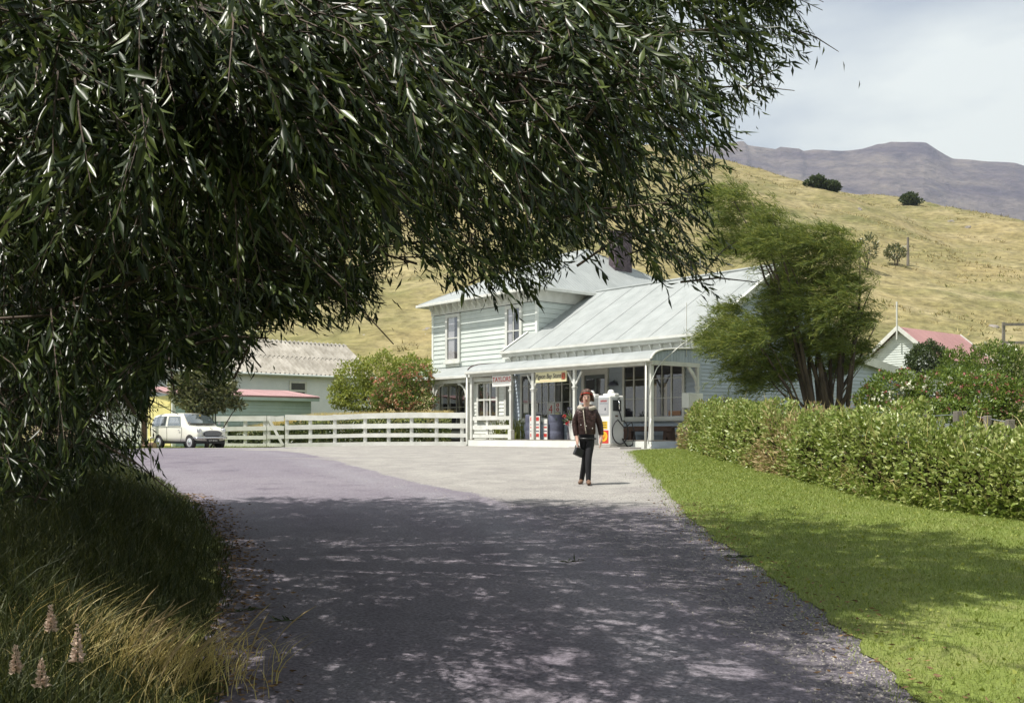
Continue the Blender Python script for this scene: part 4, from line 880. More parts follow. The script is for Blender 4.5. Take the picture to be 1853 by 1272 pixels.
nr = len(rings[0]); V = [p for r in rings for p in r]; Fc = [(i*nr+k, (i+1)*nr+k, (i+1)*nr+(k+1) % nr, i*nr+(k+1) % nr) for i in range(len(rings)-1) for k in range(nr)]
Fc += [tuple(range(nr)), tuple(range((len(rings)-1)*nr + nr - 1, (len(rings)-1)*nr - 1, -1))]
mb = MB(); mb.v = V; mb.f = Fc; body = mb.build('body', 'car_cream', cr)
sub = body.modifiers.new('s', 'SUBSURF'); sub.levels = sub.render_levels = 2
cuts = []
for x in (1.03, -1.01):
    for s in (-1, 1):
        c = MB().tube([(x, s * .80, .25), (x, s * .46, .25)], .29, 24).build('cut', 'tyre', cr); md = body.modifiers.new('b', 'BOOLEAN'); md.object = c; md.operation = 'DIFFERENCE'; md.solver = 'EXACT'; cuts.append(c)
dg = bpy.context.evaluated_depsgraph_get(); nm = bpy.data.meshes.new_from_object(body.evaluated_get(dg)); body.modifiers.clear(); body.data = nm; nm.name = 'body'
nm.polygons.foreach_set('use_smooth', [True] * len(nm.polygons))
try: nm.set_sharp_from_angle(angle=R_(38))
except Exception: pass
for c in cuts: bpy.data.objects.remove(c)
while len(nm.materials) > 1: nm.materials.pop(index=len(nm.materials) - 1)
def bsurf(x, t):
    """body surface point on the near side at station x, t along belt(0)..roof(1)"""
    ks = [s[0] for s in ST]; f = lambda i: float(np.interp(x, ks, [s[i] for s in ST])); wb, zb, zt, wt = f(2), f(4), f(5), f(6)
    pts = [(wb, zb), (wb - (wb - wt) * .22 - .012, zb + (zt - zb) * .30), (wb - (wb - wt) * .65, zb + (zt - zb) * .72), (wt, zb + (zt - zb) * .90)]
    tt = [0, .33, .8, 1]; return float(np.interp(t, tt, [p[0] for p in pts])), float(np.interp(t, tt, [p[1] for p in pts]))
def sideglass(name, xa0, xa1, xb0, xb1, t0, t1, s, mt, off):
    V = []
    for j in range(5):
        t = t0 + (t1 - t0) * j / 4; u = j / 4
        for i in range(7):
            x = (xa0 + (xb0 - xa0) * u) + ((xa1 + (xb1 - xa1) * u) - (xa0 + (xb0 - xa0) * u)) * i / 6
            y, z = bsurf(x, t); V.append((x, s * (y + off), z))
    me = bpy.data.meshes.new(name); me.from_pydata(V, [], [(j*7+i, j*7+i+1, (j+1)*7+i+1, (j+1)*7+i) for j in range(4) for i in range(6)]); return obj(name, me, mt, cr, True)
for s in (-1, 1):
    for nmw, a in (('rear_side_window', (-1.50, -.52, -1.40, -.52)), ('door_window', (-.40, .50, -.40, .34))):
        gl = sideglass(nmw, *a, .10, .86, s, 'dark_frame', .004); 
        o = sideglass('pane', a[0]+.02, a[1]-.02, a[2]+.02, a[3]-.02, .13, .83, s, 'car_glass', .012); o.parent = gl
        xm_ = a[0] + (a[1] - a[0]) * .5
        o = sideglass('divider', xm_-.012, xm_+.012, xm_-.012, xm_+.012, .12, .84, s, 'chrome', .015); o.parent = gl
        o = sideglass('seat_view', a[0]+.10, a[1]-.16, a[2]+.12, a[3]-.16, .32, .76, s, 'pump_grey', .007); o.parent = gl
    MB().tube([(-.42, s * .708, .84), (-.42, s * .712, .30), (-.40, s * .70, .26)], .006, 4).build('door_gap', 'grille_dark', cr); MB().tube([(.55, s * .707, .82), (.56, s * .712, .60), (.50, s * .712, .28)], .006, 4).build('door_gap', 'grille_dark', cr)
    MB().tube([(.36, s * .715, .70), (.36, s * .735, .70), (.46, s * .735, .70)], .012, 6).build('door_handle', 'chrome', cr)
    MB().tube([(-1.45, s * .70, .835), (.5, s * .712, .835)], .008, 5).build('belt_trim', 'chrome', cr)
# windscreen
wv = []
for j in range(5):
    u = j / 4; x = .80 - .385 * u; z = .905 + .375 * u; wdw = .60 - .055 * u
    for i in range(9): q = -1 + 2 * i / 8; wv.append((x + .03 - .055 * q * q, q * wdw, z + .012))
def wgrid(name, off, mt, par, k=1.0):
    me = bpy.data.meshes.new(name); cxy = [(p[0] + off, p[1] * k, (p[2] - 1.09) * k + 1.09 + off * .9) for p in wv]; me.from_pydata(cxy, [], [(j*9+i, j*9+i+1, (j+1)*9+i+1, (j+1)*9+i) for j in range(4) for i in range(8)]); return obj(name, me, mt, par, True)
wsn = wgrid('windscreen', .035, 'chrome', cr, 1.0); wgrid('dash_view', .040, 'dark_frame', wsn, .95); wgrid('pane', .056, 'car_glass', wsn, .95)
me = bpy.data.meshes.new('sticker'); MB().box(.70, .71, -.05, .02, 1.24, 1.27).build('sticker', 'emblem_yellow', wsn)
for y in (-.32, .12): MB().tube([(.90, y, .89), (.88, y + .30, .915)], .008, 4).build('wiper', 'black_rubber', wsn)
MB().box(.60, .68, -.06, .06, 1.13, 1.17).build('mirror', 'grille_dark', wsn)
# front
gm = [(math.copysign(abs(math.cos(a)) ** .7, math.cos(a)) * .40, .545 + (math.copysign(abs(math.sin(a)) ** .7, math.sin(a)) * .135 if math.sin(a) > 0 else math.sin(a) * .10)) for a in np.linspace(0, 2*math.pi, 28, endpoint=False)]
gll = MB().prism(gm, 'x', 1.40, 1.475).build('grille', 'grille_dark', cr)
for i in range(15): box('grille_bar', 'pump_grey', gll, 1.476, 1.486, -.33 + i * .047, -.318 + i * .047, .49, .60 + .07 * math.cos((i - 7) / 7 * 1.2))
MB().tube([(1.478, p[0] * 1.04, .55 + (p[1] - .55) * 1.08) for p in gm[:15]], .016, 6).build('grille_surround', 'chrome', gll)
for s in (-1, 1):
    h = MB().tube([(1.30, s * .52, .69), (1.415, s * .525, .685), (1.43, s * .525, .684)], [.085, .098, .092], 18).build('headlight', 'chrome', cr, smooth=True); MB().tube([(1.432, s * .525, .684), (1.445, s * .525, .683), (1.452, s * .525, .683)], [.086, .07, .03], 18).build('lens', 'headlight', h, smooth=True)
    MB().tube([(1.45, s * .50, .51), (1.475, s * .50, .51)], .032, 10).build('indicator', 'headlight', cr)
    MB().box(1.46, 1.545, s * .42 - .02, s * .42 + .02, .36, .50).build('overrider', 'chrome', cr, .008)
    MB().tube([(1.0, s * .60, .87), (.98, s * .66, .96)], .008, 5).build('mirror_stem', 'chrome', cr); MB().tube([(.975, s * .66, .97), (.955, s * .66, .97)], .055, 12).build('wing_mirror', 'chrome', cr)
MB().tube([(1.30, -.71, .42), (1.46, -.62, .42), (1.515, -.40, .42), (1.525, 0, .42), (1.515, .40, .42), (1.46, .62, .42), (1.30, .71, .42)], .038, 8).build('front_bumper', 'chrome', cr, smooth=True)
MB().tube([(-1.50, -.68, .40), (-1.67, -.58, .40), (-1.72, 0, .40), (-1.67, .58, .40), (-1.50, .68, .40)], .036, 8).build('rear_bumper', 'chrome', cr, smooth=True)
pt = box('number_plate', 'black_rubber', cr, 1.50, 1.51, -.27, .27, .26, .37); text('lettering', 'CM 8102', .10, 'paper', pt, (1.512, 0, .315), (R_(90), 0, R_(90)), ext=.001)
MB().box(-1.45, 1.35, -.62, .62, .20, .30).build('underbody', 'black_rubber', cr)
MB().bar((1.478, 0, .735), (1.30, 0, .80), .02, .015).build('bonnet_badge', 'chrome', cr)
wt_ = MB().tube([(0, -.075, 0), (0, -.07, 0), (0, .06, 0), (0, .075, 0)], [.205, .252, .252, .205], 24).mesh('tyre'); wt_.materials.append(M['tyre'])
wr_ = MB().tube([(0, -.078, 0), (0, -.070, 0), (0, -.055, 0)], [.155, .175, .18], 24).mesh('rim'); wr_.materials.append(M['pump_grey'])
wh_ = MB().tube([(0, -.078, 0), (0, -.095, 0), (0, -.108, 0)], [.085, .075, .03], 18).mesh('hub_cap'); wh_.materials.append(M['chrome'])
for x in (1.03, -1.01):
    for s in (-1, 1):
        o = obj('wheel', wt_, None, cr, True, loc=(x, s * .62, .25), rot=(0, 0, 0 if s < 0 else math.pi)); obj('rim', wr_, None, o, True); obj('hub_cap', wh_, None, o, True)
# ------------------------------------------------------------------ walking woman
def skinned(name, chains, mt, parent, root=0, sub=2, smooth=True, sy=1.0):
    """chains: lists of (x,y,z,r) sharing points by exact position; grown with a Skin modifier"""
    pts = []; rad = []; ed = []; idx = {}
    def pid(p):
        k = tuple(round(c, 4) for c in p[:3])
        if k not in idx: idx[k] = len(pts); pts.append(k); rad.append(p[3:] if len(p) > 4 else (p[3], p[3]))
        return idx[k]
    for ch in chains:
        ids = [pid(p) for p in ch]; ed += list(zip(ids[:-1], ids[1:]))
    me = bpy.data.meshes.new(name); me.from_pydata(pts, ed, []); o = bpy.data.objects.new(name, me)
    md = o.modifiers.new('skin', 'SKIN'); md.use_smooth_shade = True
    for i, sv in enumerate(me.skin_vertices[0].data): sv.radius = rad[i]; sv.use_root = (i == root)
    s = o.modifiers.new('sub', 'SUBSURF'); s.levels = s.render_levels = sub
    nm = baked(o); nm.name = name; nm.materials.clear(); return obj(name, nm, mt, parent, smooth)
PXW, PYW = (1062 - CX) / F * 17.6, 17.6
wm = thing('person', 'woman in brown fleece collared jacket, red headband and black trousers walking', 'person', (PXW, PYW, g(PXW, PYW)), R_(-6))
pel = (0, 0, .88, .13, .10); chest = (0, .0, 1.20, .14, .105); neck = (-.005, -.01, 1.36, .050)
RA = [chest, (-.155, .0, 1.29, .055), (-.215, .01, 1.06, .042), (-.185, -.02, .86, .034), (-.165, -.045, .80, .030)]
LA = [chest, (.150, .0, 1.28, .055), (.225, .02, 1.05, .042), (.245, -.01, .87, .034), (.245, -.03, .81, .030)]
RL_ = [pel, (-.066, .02, .79, .074), (-.028, .04, .46, .048), (-.095, .16, .10, .034), (-.105, .13, .05, .033), (-.12, .03, .035, .031)]
LL_ = [pel, (.066, -.01, .79, .074), (.030, -.08, .46, .048), (.028, -.10, .10, .034), (.033, -.14, .05, .033), (.045, -.23, .035, .031)]
TR = [pel, (0, 0, 1.04, .115, .09), chest, (0, 0, 1.31, .085, .07), neck]
HD = [neck, (-.005, -.02, 1.44, .062, .07), (-.005, -.012, 1.51, .076, .088), (-.005, .0, 1.575, .068, .082), (-.005, .005, 1.61, .04, .05)]
def hand(cx, cy, cz, s):
    ch = [[(cx, cy, cz, .030), (cx, cy - .008, cz - .045, .034), (cx, cy - .012, cz - .085, .030)]]
    for k, (oy, l) in enumerate(((-.030, .062), (-.012, .070), (.006, .066), (.022, .052))):
        ch.append([(cx, cy - .012, cz - .085, .030), (cx - s * .004, cy - .012 + oy, cz - .10, .010), (cx - s * .010, cy - .012 + oy * 1.1, cz - .10 - l * .55, .009), (cx - s * .028, cy - .012 + oy * 1.1, cz - .10 - l, .0075)])
    ch.append([(cx, cy - .008, cz - .045, .034), (cx - s * .012, cy - .045, cz - .065, .011), (cx - s * .020, cy - .052, cz - .10, .009)])
    return ch
bd = skinned('body', [TR, HD, RA, LA, RL_, LL_] + hand(*RA[-1][:3], -1) + hand(*LA[-1][:3], 1), 'skin', wm)
skinned('nose', [[(-.005, -.092, 1.505, .012), (-.005, -.108, 1.482, .014), (-.005, -.098, 1.475, .012)]], 'skin', bd)
for s in (-1, 1):
    MB().tube([(-.005 + s * .030 - .013, -.093, 1.513), (-.005 + s * .030, -.097, 1.515), (-.005 + s * .030 + .013, -.092, 1.513)], [.003, .008, .003], 6).build('eye', 'ink_dark', bd); MB().tube([(-.005 + s * .030 - .018, -.092, 1.528), (-.005 + s * .03 + .016, -.093, 1.530)], .004, 5).build('eyebrow', 'hair', bd)
    MB().tube([(-.005 + s * .078, .0, 1.52), (-.005 + s * .086, .005, 1.50), (-.005 + s * .080, .0, 1.475)], [.01, .016, .008], 8).build('ear', 'skin', bd, smooth=True)
MB().tube([(-.028, -.087, 1.452), (-.005, -.095, 1.452), (.018, -.087, 1.452)], [.004, .009, .004], 6).build('mouth', 'lips', bd)
# hair: a cap brushed back with loose locks, then headband
def ell(c, r, n=14, m=10, z0=-1.0, f=None):
    V = []; Fc = []
    for j in range(m + 1):
        ph = math.asin(max(-1, z0)) + (math.pi / 2 - math.asin(max(-1, z0))) * j / m
        for i in range(n):
            a = 2 * math.pi * i / n; p = [c[0] + r[0] * math.cos(ph) * math.cos(a), c[1] + r[1] * math.cos(ph) * math.sin(a), c[2] + r[2] * math.sin(ph)]
            V.append(f(p, a, ph) if f else p)
    for j in range(m):
        for i in range(n): Fc.append((j*n+i, j*n+(i+1) % n, (j+1)*n+(i+1) % n, (j+1)*n+i))
    mb = MB(); mb.v = [tuple(p) for p in V]; mb.f = Fc; return mb
def hairf(p, a, ph):
    front = max(0, -math.sin(a)); 
    if front > .2: p[1] = max(p[1], -.078 if p[2] < 1.61 else -.100); p[2] = max(p[2], 1.568 + .012 * front)
    p[0] += .008 * math.sin(a * 7 + ph * 5); p[2] += .006 * math.sin(a * 5); return p
hr = ell((-.005, .010, 1.552), (.108, .114, .116), 24, 12, -.62, hairf).build('hair', 'hair', bd, smooth=True)
for k in range(9):
    a = R_(-20 + k * 27); x, y = .092 * math.cos(a), .02 + .095 * math.sin(a); MB().tube([(x - .005, y, 1.56), (x * 1.18 - .005, y * 1.1 + .01, 1.49), (x * 1.25 + .012 * math.sin(k * 2.2), y * 1.05 + .01, 1.445)], [.03, .026, .006], 7).build('lock', 'hair', hr, smooth=True)
hb = MB().tube([(-.005 + .104 * math.cos(a), .022 - .108 * math.sin(a), 1.548 + .045 * math.sin(a)) for a in np.linspace(-.15, math.pi + .15, 19)], .009, 8).build('headband', 'emblem_red', bd, smooth=True)
# clothes
def puff(ch, k): return [tuple(p[:3]) + tuple(r + k for r in p[3:]) for p in ch]
trs = skinned('trousers', [puff([RL_[0]] + RL_[1:4], .014) + [(-.10, .16, .05, .046)], puff([LL_[0]] + LL_[1:4], .014) + [(.030, -.11, .05, .046)], puff([pel, (0, 0, 1.0, .11, .09)], .02)], 'trousers', bd)
J0 = (0, .0, .87, .158, .125); J1 = (0, 0, 1.03, .165, .135); J2 = (0, 0, 1.20, .165, .13); J3 = (0, 0, 1.315, .11, .095)
jk = skinned('jacket', [[J0, J1, J2, J3], [J2, (-.145, .0, 1.285, .078), (-.215, .03, 1.06, .062), (-.188, -.015, .87, .050), (-.184, -.018, .845, .048)], [J2, (.145, .0, 1.275, .078), (.225, .04, 1.05, .062), (.248, -.008, .88, .050), (.250, -.010, .855, .048)]], 'jacket', bd, root=1)
MB().tube([(.125 * math.cos(a), .005 + .105 * math.sin(a), 1.335 + .015 * math.sin(a)) for a in np.linspace(R_(-70), R_(250), 18)], [.035 + .02 * math.sin(k / 17 * math.pi) for k in range(18)], 10).build('fleece_collar', 'fleece', jk, smooth=True)
MB().tube([(-.06 + .05 * t, -.105 - .042 * min(1, t * 3), 1.30 - .41 * t) for t in np.linspace(0, 1, 8)], .010, 6).build('zip_edge', 'fleece', jk, smooth=True)
MB().tube([(.15 * math.cos(a), .125 * math.sin(a), .80) for a in np.linspace(0, 2*math.pi, 20)], .018, 6).build('hem', 'leather_black', jk, smooth=True)
for p in ((-.005, -.150, 1.02), (-.10, -.125, 1.04), (.10, -.12, .98)): MB().tube([p, (p[0], p[1] - .012, p[2])], .010, 8).build('button', 'paper', jk)
for ch, nmx in ((RL_, 0), (LL_, 1)):
    a, b, c = ch[3], ch[4], ch[5]; skinned('shoe', [[(a[0], a[1] + .01, .075, .046), (b[0], b[1] + .01, .048, .046), (c[0], c[1] - .01, .036, .042, .034), (c[0] + .004, c[1] - .055, .032, .034, .028)]], 'shoe', bd)
cs = thing('camera_case', 'black leather camera case hanging from the walking woman\'s hand', 'case', wm.location + Vector((-.17, -.06, .50)), R_(20))
MB().box(-.085, .085, -.05, .05, 0, .14).build('body', 'leather_black', cs, .018).rotation_euler = (0, R_(24), 0); MB().tube([(-.045, 0, .15), (.0, .01, .235), (.05, 0, .12)], .008, 6).build('strap', 'leather_black', cs)

# ------------------------------------------------------------------ plants
def tube_path(p, q, k, sag, n=6):
    p, q = Vector(p), Vector(q); out = []
    for i in range(n):
        t = i / (n - 1); c = p.lerp(q, t); out.append(c + Vector((k * math.sin(t * 5.1) * .3, k * math.cos(t * 4.3) * .3, sag * math.sin(t * math.pi))))
    return out
def cloud(c, r, n, shell=.55):
    """points in an ellipsoid, weighted to its outside, lumpy"""
    d = unit(rng.normal(size=(n, 3))); u = rng.uniform(shell, 1, n) ** .6
    lump = 1 + .16 * np.sin(d[:, 0] * 7 + c[0]) * np.cos(d[:, 2] * 6 + c[1]) + .12 * np.sin(d[:, 1] * 11 + d[:, 0] * 5)
    return np.array(c) + d * np.array(r) * (u * lump)[:, None], d
def bush(name, label, base, blobs, n, leaf, lw, mt, cat='shrub', bloom=None, stems=5, up=.3, core=True):
    """blobs: (dx,dy,z,rx,ry,rz) relative to the base"""
    base = Vector(base); t = thing(name, label, cat, base); Ps = []; Ds = []; vol = [b[3] * b[5] for b in blobs]
    for b, v in zip(blobs, vol):
        P, d = cloud(b[:3], b[3:], int(n * v / sum(vol))); Ps.append(P); Ds.append(d)
    P = np.concatenate(Ps); D = np.concatenate(Ds)
    keep = P[:, 2] > .02; P, D = P[keep], D[keep]
    o = obj('foliage', leafmesh('foliage', P, D * .7 + rng.normal(size=P.shape) * .6 + [0, 0, up], rng.uniform(.7, 1.25, len(P)) * leaf, lw), mt, t); stuff(o)
    if bloom:
        bm, bn, bl = bloom; k = rng.choice(len(P), bn * 6); c = np.repeat(P[k[:bn]] + D[k[:bn]] * .06, 5, 0) + rng.normal(size=(bn * 5, 3)) * bl * .3
        o = obj('blooms', leafmesh('blooms', c, rng.normal(size=c.shape) + [0, -.4, .4], bl, bl * .7), bm, t); stuff(o)
    for k in range(stems):
        b = blobs[k % len(blobs)]; q = (b[0] + rng.normal() * b[3] * .4, b[1] + rng.normal() * b[4] * .3, b[2])
        pp = tube_path((rng.normal() * .12, rng.normal() * .1, -.05), q, .15, .05); MB().tube(pp, [.035 * (1 - .7 * i / 5) for i in range(6)], 6).build('stem', 'bark', t)
    return t
def bz(px, Y, lift=0): X = (px - CX) / F * Y; return (X, Y, g(X, Y) + lift)
def blob(base, px, py, Y, rpx, rpy, ry=None):
    c = at(px, py, Y) - Vector(base); k = Y / F; return (c.x, c.y, c.z, rpx * k, (ry or rpx * k * .8), rpy * k)
b = bz(665, 44.5, 1.1)
bush('yellow_green_shrub', 'tall yellow green leafy shrub beside the shed behind the fence', b, [blob(b, 640, 690, 44.5, 36, 40), blob(b, 690, 680, 44.8, 48, 42), blob(b, 745, 672, 45.5, 45, 28), blob(b, 615, 715, 44.5, 22, 26), blob(b, 660, 722, 44.3, 55, 24)], 9000, .13, .075, 'pale_leaf', stems=9)
b = bz(735, 43.0, 1.1)
bush('orange_flower_shrub', 'orange flowering shrub between the yellow green shrub and house verandah', b, [blob(b, 715, 705, 43, 42, 34), blob(b, 750, 690, 43, 32, 34), blob(b, 742, 725, 42.8, 48, 20), blob(b, 692, 725, 42.8, 22, 18)], 6500, .10, .06, 'bush_leaf', bloom=('bloom_orange', 520, .10), stems=7)
b = bz(372, 39.6)
bush('glossy_tree', 'small glossy leaved tree behind the parked car, before the garage', b, [blob(b, 370, 690, 39.6, 45, 34), blob(b, 335, 705, 39.8, 28, 30), blob(b, 400, 715, 39.4, 28, 26), blob(b, 360, 730, 39.4, 32, 22), blob(b, 428, 732, 39.4, 14, 8)], 5200, .20, .085, 'magnolia_leaf', 'tree', stems=8, up=.1)
b = bz(210, 47); bush('dark_tree', 'dark leafy tree behind the picket fence', b, [blob(b, 200, 690, 47, 70, 60), blob(b, 120, 680, 47, 60, 70), blob(b, 255, 715, 47, 22, 34)], 7000, .18, .09, 'dark_leaf', 'tree', stems=6)
b = bz(1676, 46); bush('ball_shrub', 'rounded dense dark green shrub before the red roofed hut', b, [blob(b, 1677, 655, 46, 36, 36)], 6000, .10, .07, 'dark_leaf', stems=4)
b = bz(1775, 38)
bush('upright_shrub', 'dark bushy shrub with pale blooms beside the red roofed hut', b, [blob(b, 1790, 665, 38, 48, 46), blob(b, 1728, 668, 38.5, 26, 38), blob(b, 1830, 670, 38, 30, 48), blob(b, 1755, 690, 37.6, 50, 28)], 9500, .12, .05, 'bush_leaf', bloom=('bloom_white', 60, .09), stems=8, up=.9)
b = bz(1680, 26)
bush('fuchsia_shrub', 'wide shrub with red and white blooms behind the hedge', b, [blob(b, 1620, 712, 26.5, 55, 42), blob(b, 1700, 708, 26, 58, 40), blob(b, 1780, 718, 25.5, 60, 42), blob(b, 1845, 730, 25, 45, 42), blob(b, 1575, 728, 27, 28, 28), blob(b, 1700, 742, 25.5, 120, 22)], 17000, .085, .05, 'bush_leaf', bloom=('bloom_pink', 330, .065), stems=9)
P, D = cloud((at(1710, 720, 25.6) - Vector(b)), (2.2, .6, .55), 60); t = bpy.data.objects['fuchsia_shrub']
o = obj('white_blooms', leafmesh('white_blooms', np.repeat(P, 5, 0) + rng.normal(size=(len(P) * 5, 3)) * .03, rng.normal(size=(len(P) * 5, 3)), .08, .07), 'bloom_white', t); stuff(o)
# tussocks on the hill
n = 15000; r_ = rng.uniform(-.30, .56, n); Yh = 60 + 160 * rng.uniform(0, 1, n) ** .8; Xh = r_ * Yh; kq = np.array([mn.noise(Vector((x * .07, y * .10, 2))) + .5 * mn.noise(Vector((x * .3, y * .3, 7))) for x, y in zip(Xh, Yh)]); keep = kq > .12; Xh, Yh = Xh[keep][:4200], Yh[keep][:4200]
Zh = np.array([hill_z(x, y) for x, y in zip(Xh, Yh)]); P = np.repeat(np.stack([Xh, Yh, Zh - .05], 1), 7, 0); n = len(P); P += rng.normal(size=(n, 3)) * [.22, .22, .02]; gcol = np.repeat(rng.uniform(0, 1, len(Xh)) < .35, 7)
mat('tussock_gold', (.30, .24, .10), (.42, .35, .17), rough=.9, island=1, lo=0, hi=1); mat('tussock_olive', (.17, .17, .055), (.26, .24, .09), rough=.9, island=1, lo=0, hi=1)
for nm_, kk_, lab_ in (('tussock_gold', ~gcol, 'pale dry tussocks dotted over the hillside'), ('tussock_olive', gcol, 'olive green tussocks dotted over the hillside')):
    m_ = int(kk_.sum()); o = obj('hill_tussocks', blademesh('hill_tussocks', P[kk_], rng.uniform(.18, .5, m_), rng.normal(size=(m_, 2)) * .5, rng.uniform(.07, .16, m_), 1), nm_); tag(o, lab_, 'tussocks', kind='stuff')
# ridge trees, small trees and rocks on the hill
def hill_hit(px, py):
    r = (px - CX) / F; best = None
    for Y in np.arange(60, 290, 1.0):
        if hill_z(r * Y, Y) >= EZ + (HY - py) / F * Y: return (r * Y, float(Y), hill_z(r * Y, Y))
    Y = max(np.arange(150, 290, 1.0), key=lambda y: (hill_z(r * y, y) - EZ) / y); return (r * Y, float(Y), hill_z(r * Y, Y))
for lab, px, py, wpx, hpx in (('dark round tree at the upper end of the ridge clump', 1478, 340, 14, 10), ('dark tree at the lower end of the ridge clump', 1502, 346, 16, 8), ('dark lone tree on the hill ridge before the mountain', 1645, 371, 15, 11)):
    b = hill_hit(px, py); k = b[1] / F
    bush('ridge_tree', lab, (b[0], b[1], b[2] - .3), [(0, 0, hpx * k * 1.0 + .2, wpx * k, wpx * k * .8, hpx * k), (wpx * k * .5, 0, hpx * k * .7, wpx * k * .6, wpx * k * .6, hpx * k * .7), (-wpx * k * .4, 0, hpx * k * 1.2, wpx * k * .5, wpx * k * .5, hpx * k * .6)] + [(rng.normal() * wpx * k * .7, rng.normal() * wpx * k * .4, hpx * k * rng.uniform(.5, 1.7), wpx * k * .32, wpx * k * .3, hpx * k * .35) for _ in range(6)], 1500, .45, .3, 'dark_leaf', 'tree', stems=3)
for lab, px, py, wpx, hpx in (('small bare grey tree beside the pole on the hillside', 1621, 481, 17, 16), ('scrubby grey tree on the hillside behind the windblown tree', 1570, 495, 20, 28), ('small grey tree on the hillside above the house roof', 1037, 470, 16, 22)):
    b = hill_hit(px, py); k = b[1] / F
    bush('hill_tree', lab, (b[0], b[1], b[2] - .2), [(-2 * k, 0, hpx * k * 1.7, wpx * k, wpx * k, hpx * k * .8)], 420, .35, .16, 'magnolia_leaf', 'tree', stems=8, core=False)
b = hill_hit(1643, 482); t = thing('hill_pole', 'thin weathered pole standing upright on the hillside', 'pole', (b[0], b[1], b[2] - .3)); MB().tube([(0, 0, 0), (0, 0, 57 / F * b[1])], [.17, .12], 8).build('shaft', 'timber_grey', t)
def rock(label, px, py, wpx, hpx, mt='rock'):
    b = hill_hit(px, py); k = b[1] / F
    def f(p, a, ph): q = Vector((p[0] * 1.1 + px, p[1] * 1.1, p[2] * 1.4)); s = 1 + .75 * mn.noise(q) + .35 * mn.noise(q * 2.7); return [p[0] * s, p[1] * s, p[2] * s]
    o = ell((0, 0, 0), (wpx * k, wpx * k * .7, hpx * k * 1.4), 18, 10, -.9, f).build('rock', mt, None); o.location = (b[0], b[1] + .3, b[2] - hpx * k * .55); tag(o, label, 'rock', 'rocks on the hillside')
for lab, px, py, a, c in (('pale rock on the upper hillside above the windblown tree', 1556, 383, 5, 6), ('brown rock outcrop beside the upper left corner of the house', 772, 603, 12, 7), ('pale stone at the outcrop beside the house corner', 768, 610, 6, 4), ('brown outcrop on the slope right of the shed roof', 655, 610, 10, 5), ('brown rock low on the slope beyond the hut', 1797, 596, 14, 5), ('grey outcrop below the ridge at right', 1722, 402, 8, 3), ('grey outcrop further right below the ridge', 1752, 412, 8, 3)): rock(lab, px, py, a, c)
# ------------------------------------------------------------------ hedge along the lawn
HB = [(1258, 812), (1300, 829), (1345, 841), (1450, 868), (1600, 905), (1740, 928), (1853, 944), (1960, 962)]
HT = [(1258, 733), (1300, 722), (1345, 724), (1450, 730), (1600, 747), (1740, 762), (1853, 782), (1960, 800)]
hp = [ground_at(*p) for p in HB]; HS = []
for (px, pyb), (X, Y), (_, pyt) in zip(HB, hp, HT): HS.append((X + .55, Y + .25, (EZ + (HY - pyt) / F * (Y + .5) - g(X, Y)) * (.87 if px < 1550 else .89 if px < 1700 else .92)))
HS[0] = (5.95, 31.2, 1.32); HS.append((7.6, 10.0, .85)); HS.append((8.2, 8.0, .85))
cum = [0]
for a, b in zip(HS[:-1], HS[1:]): cum.append(cum[-1] + math.hypot(b[0] - a[0], b[1] - a[1]))
def hedge_at(s):
    X = np.interp(s, cum, [h[0] for h in HS]); Y = np.interp(s, cum, [h[1] for h in HS]); H = np.interp(s, cum, [h[2] for h in HS])
    X2 = np.interp(s + .2, cum, [h[0] for h in HS]); Y2 = np.interp(s + .2, cum, [h[1] for h in HS]); X1 = np.interp(s - .2, cum, [h[0] for h in HS]); Y1 = np.interp(s - .2, cum, [h[1] for h in HS])
    tx, ty = X2 - X1, Y2 - Y1; l = np.maximum(np.hypot(tx, ty), 1e-6); return X, Y, H, -ty / l * -1, tx / l * -1   # normal pointing to the lawn
def hedge_pts(n, s0=0, s1=None, inner=0.0):
    s = rng.uniform(s0, s1 or cum[-1], n); X, Y, H, nx, ny = hedge_at(s); sgn = np.where(nx < 0, 1, -1); nx, ny = nx * sgn, ny * sgn
    a = rng.uniform(-.25, 1.15, n) * np.pi * .72          # 0 at lawn side foot, up and over the top
    bumps = 1 + .05 * np.sin(s * .9 + 1) + .20 * np.sin(s * 2.1) * np.sin(a * 3 + s) + .09 * np.sin(s * 5.3 + a * 4) + .05 * np.sin(s * 11 + a * 7)
    rad = bumps * (1 - np.abs(rng.normal(size=n)) * .07) * (1 - inner); hwid = .62
    ca, sa = np.cos(np.maximum(a, 0)), np.sin(np.maximum(a, 0)); low = np.maximum(0, -a) * .8
    off = np.sign(ca) * np.abs(ca) ** .6 * hwid * rad + .12 * (sa < .4); zz = np.abs(sa) ** .75 * H * rad * (.98 + .03 * np.sin(s * 3.1)) + rng.uniform(0, .25, n) * (a < 0)
    P = np.stack([X + nx * off, Y + ny * off, zz], 1); gg = gv(P[:, 0], P[:, 1]); P[:, 2] += gg
    D = np.stack([nx * ca, ny * ca, sa * .8], 1); return P, D, s
hg = thing('hedge', 'long overgrown leafy hedge bordering the lawn beside the store', 'hedge', (HS[3][0], HS[3][1], g(*HS[3][:2])))
hb_ = Vector(hg.location)
A1 = hedge_pts(48000); A2 = hedge_pts(16000, inner=.13); P, D, s = [np.concatenate(q) for q in zip(A1, A2)]; near = np.clip((30 - P[:, 1]) / 18, 0, 1); sz = rng.uniform(.45, 1.45, len(P)) * (.085 - .015 * near)
patch = np.sin(s * 1.3) + np.sin(s * .53 + 2) + rng.normal(size=len(s)) * .9 + np.where(P[:, 2] - .043 * P[:, 1] < .5, .5, -.2); dry = patch > 1.65
D2 = D * .8 + rng.normal(size=P.shape) * .55 + [0, 0, .25]
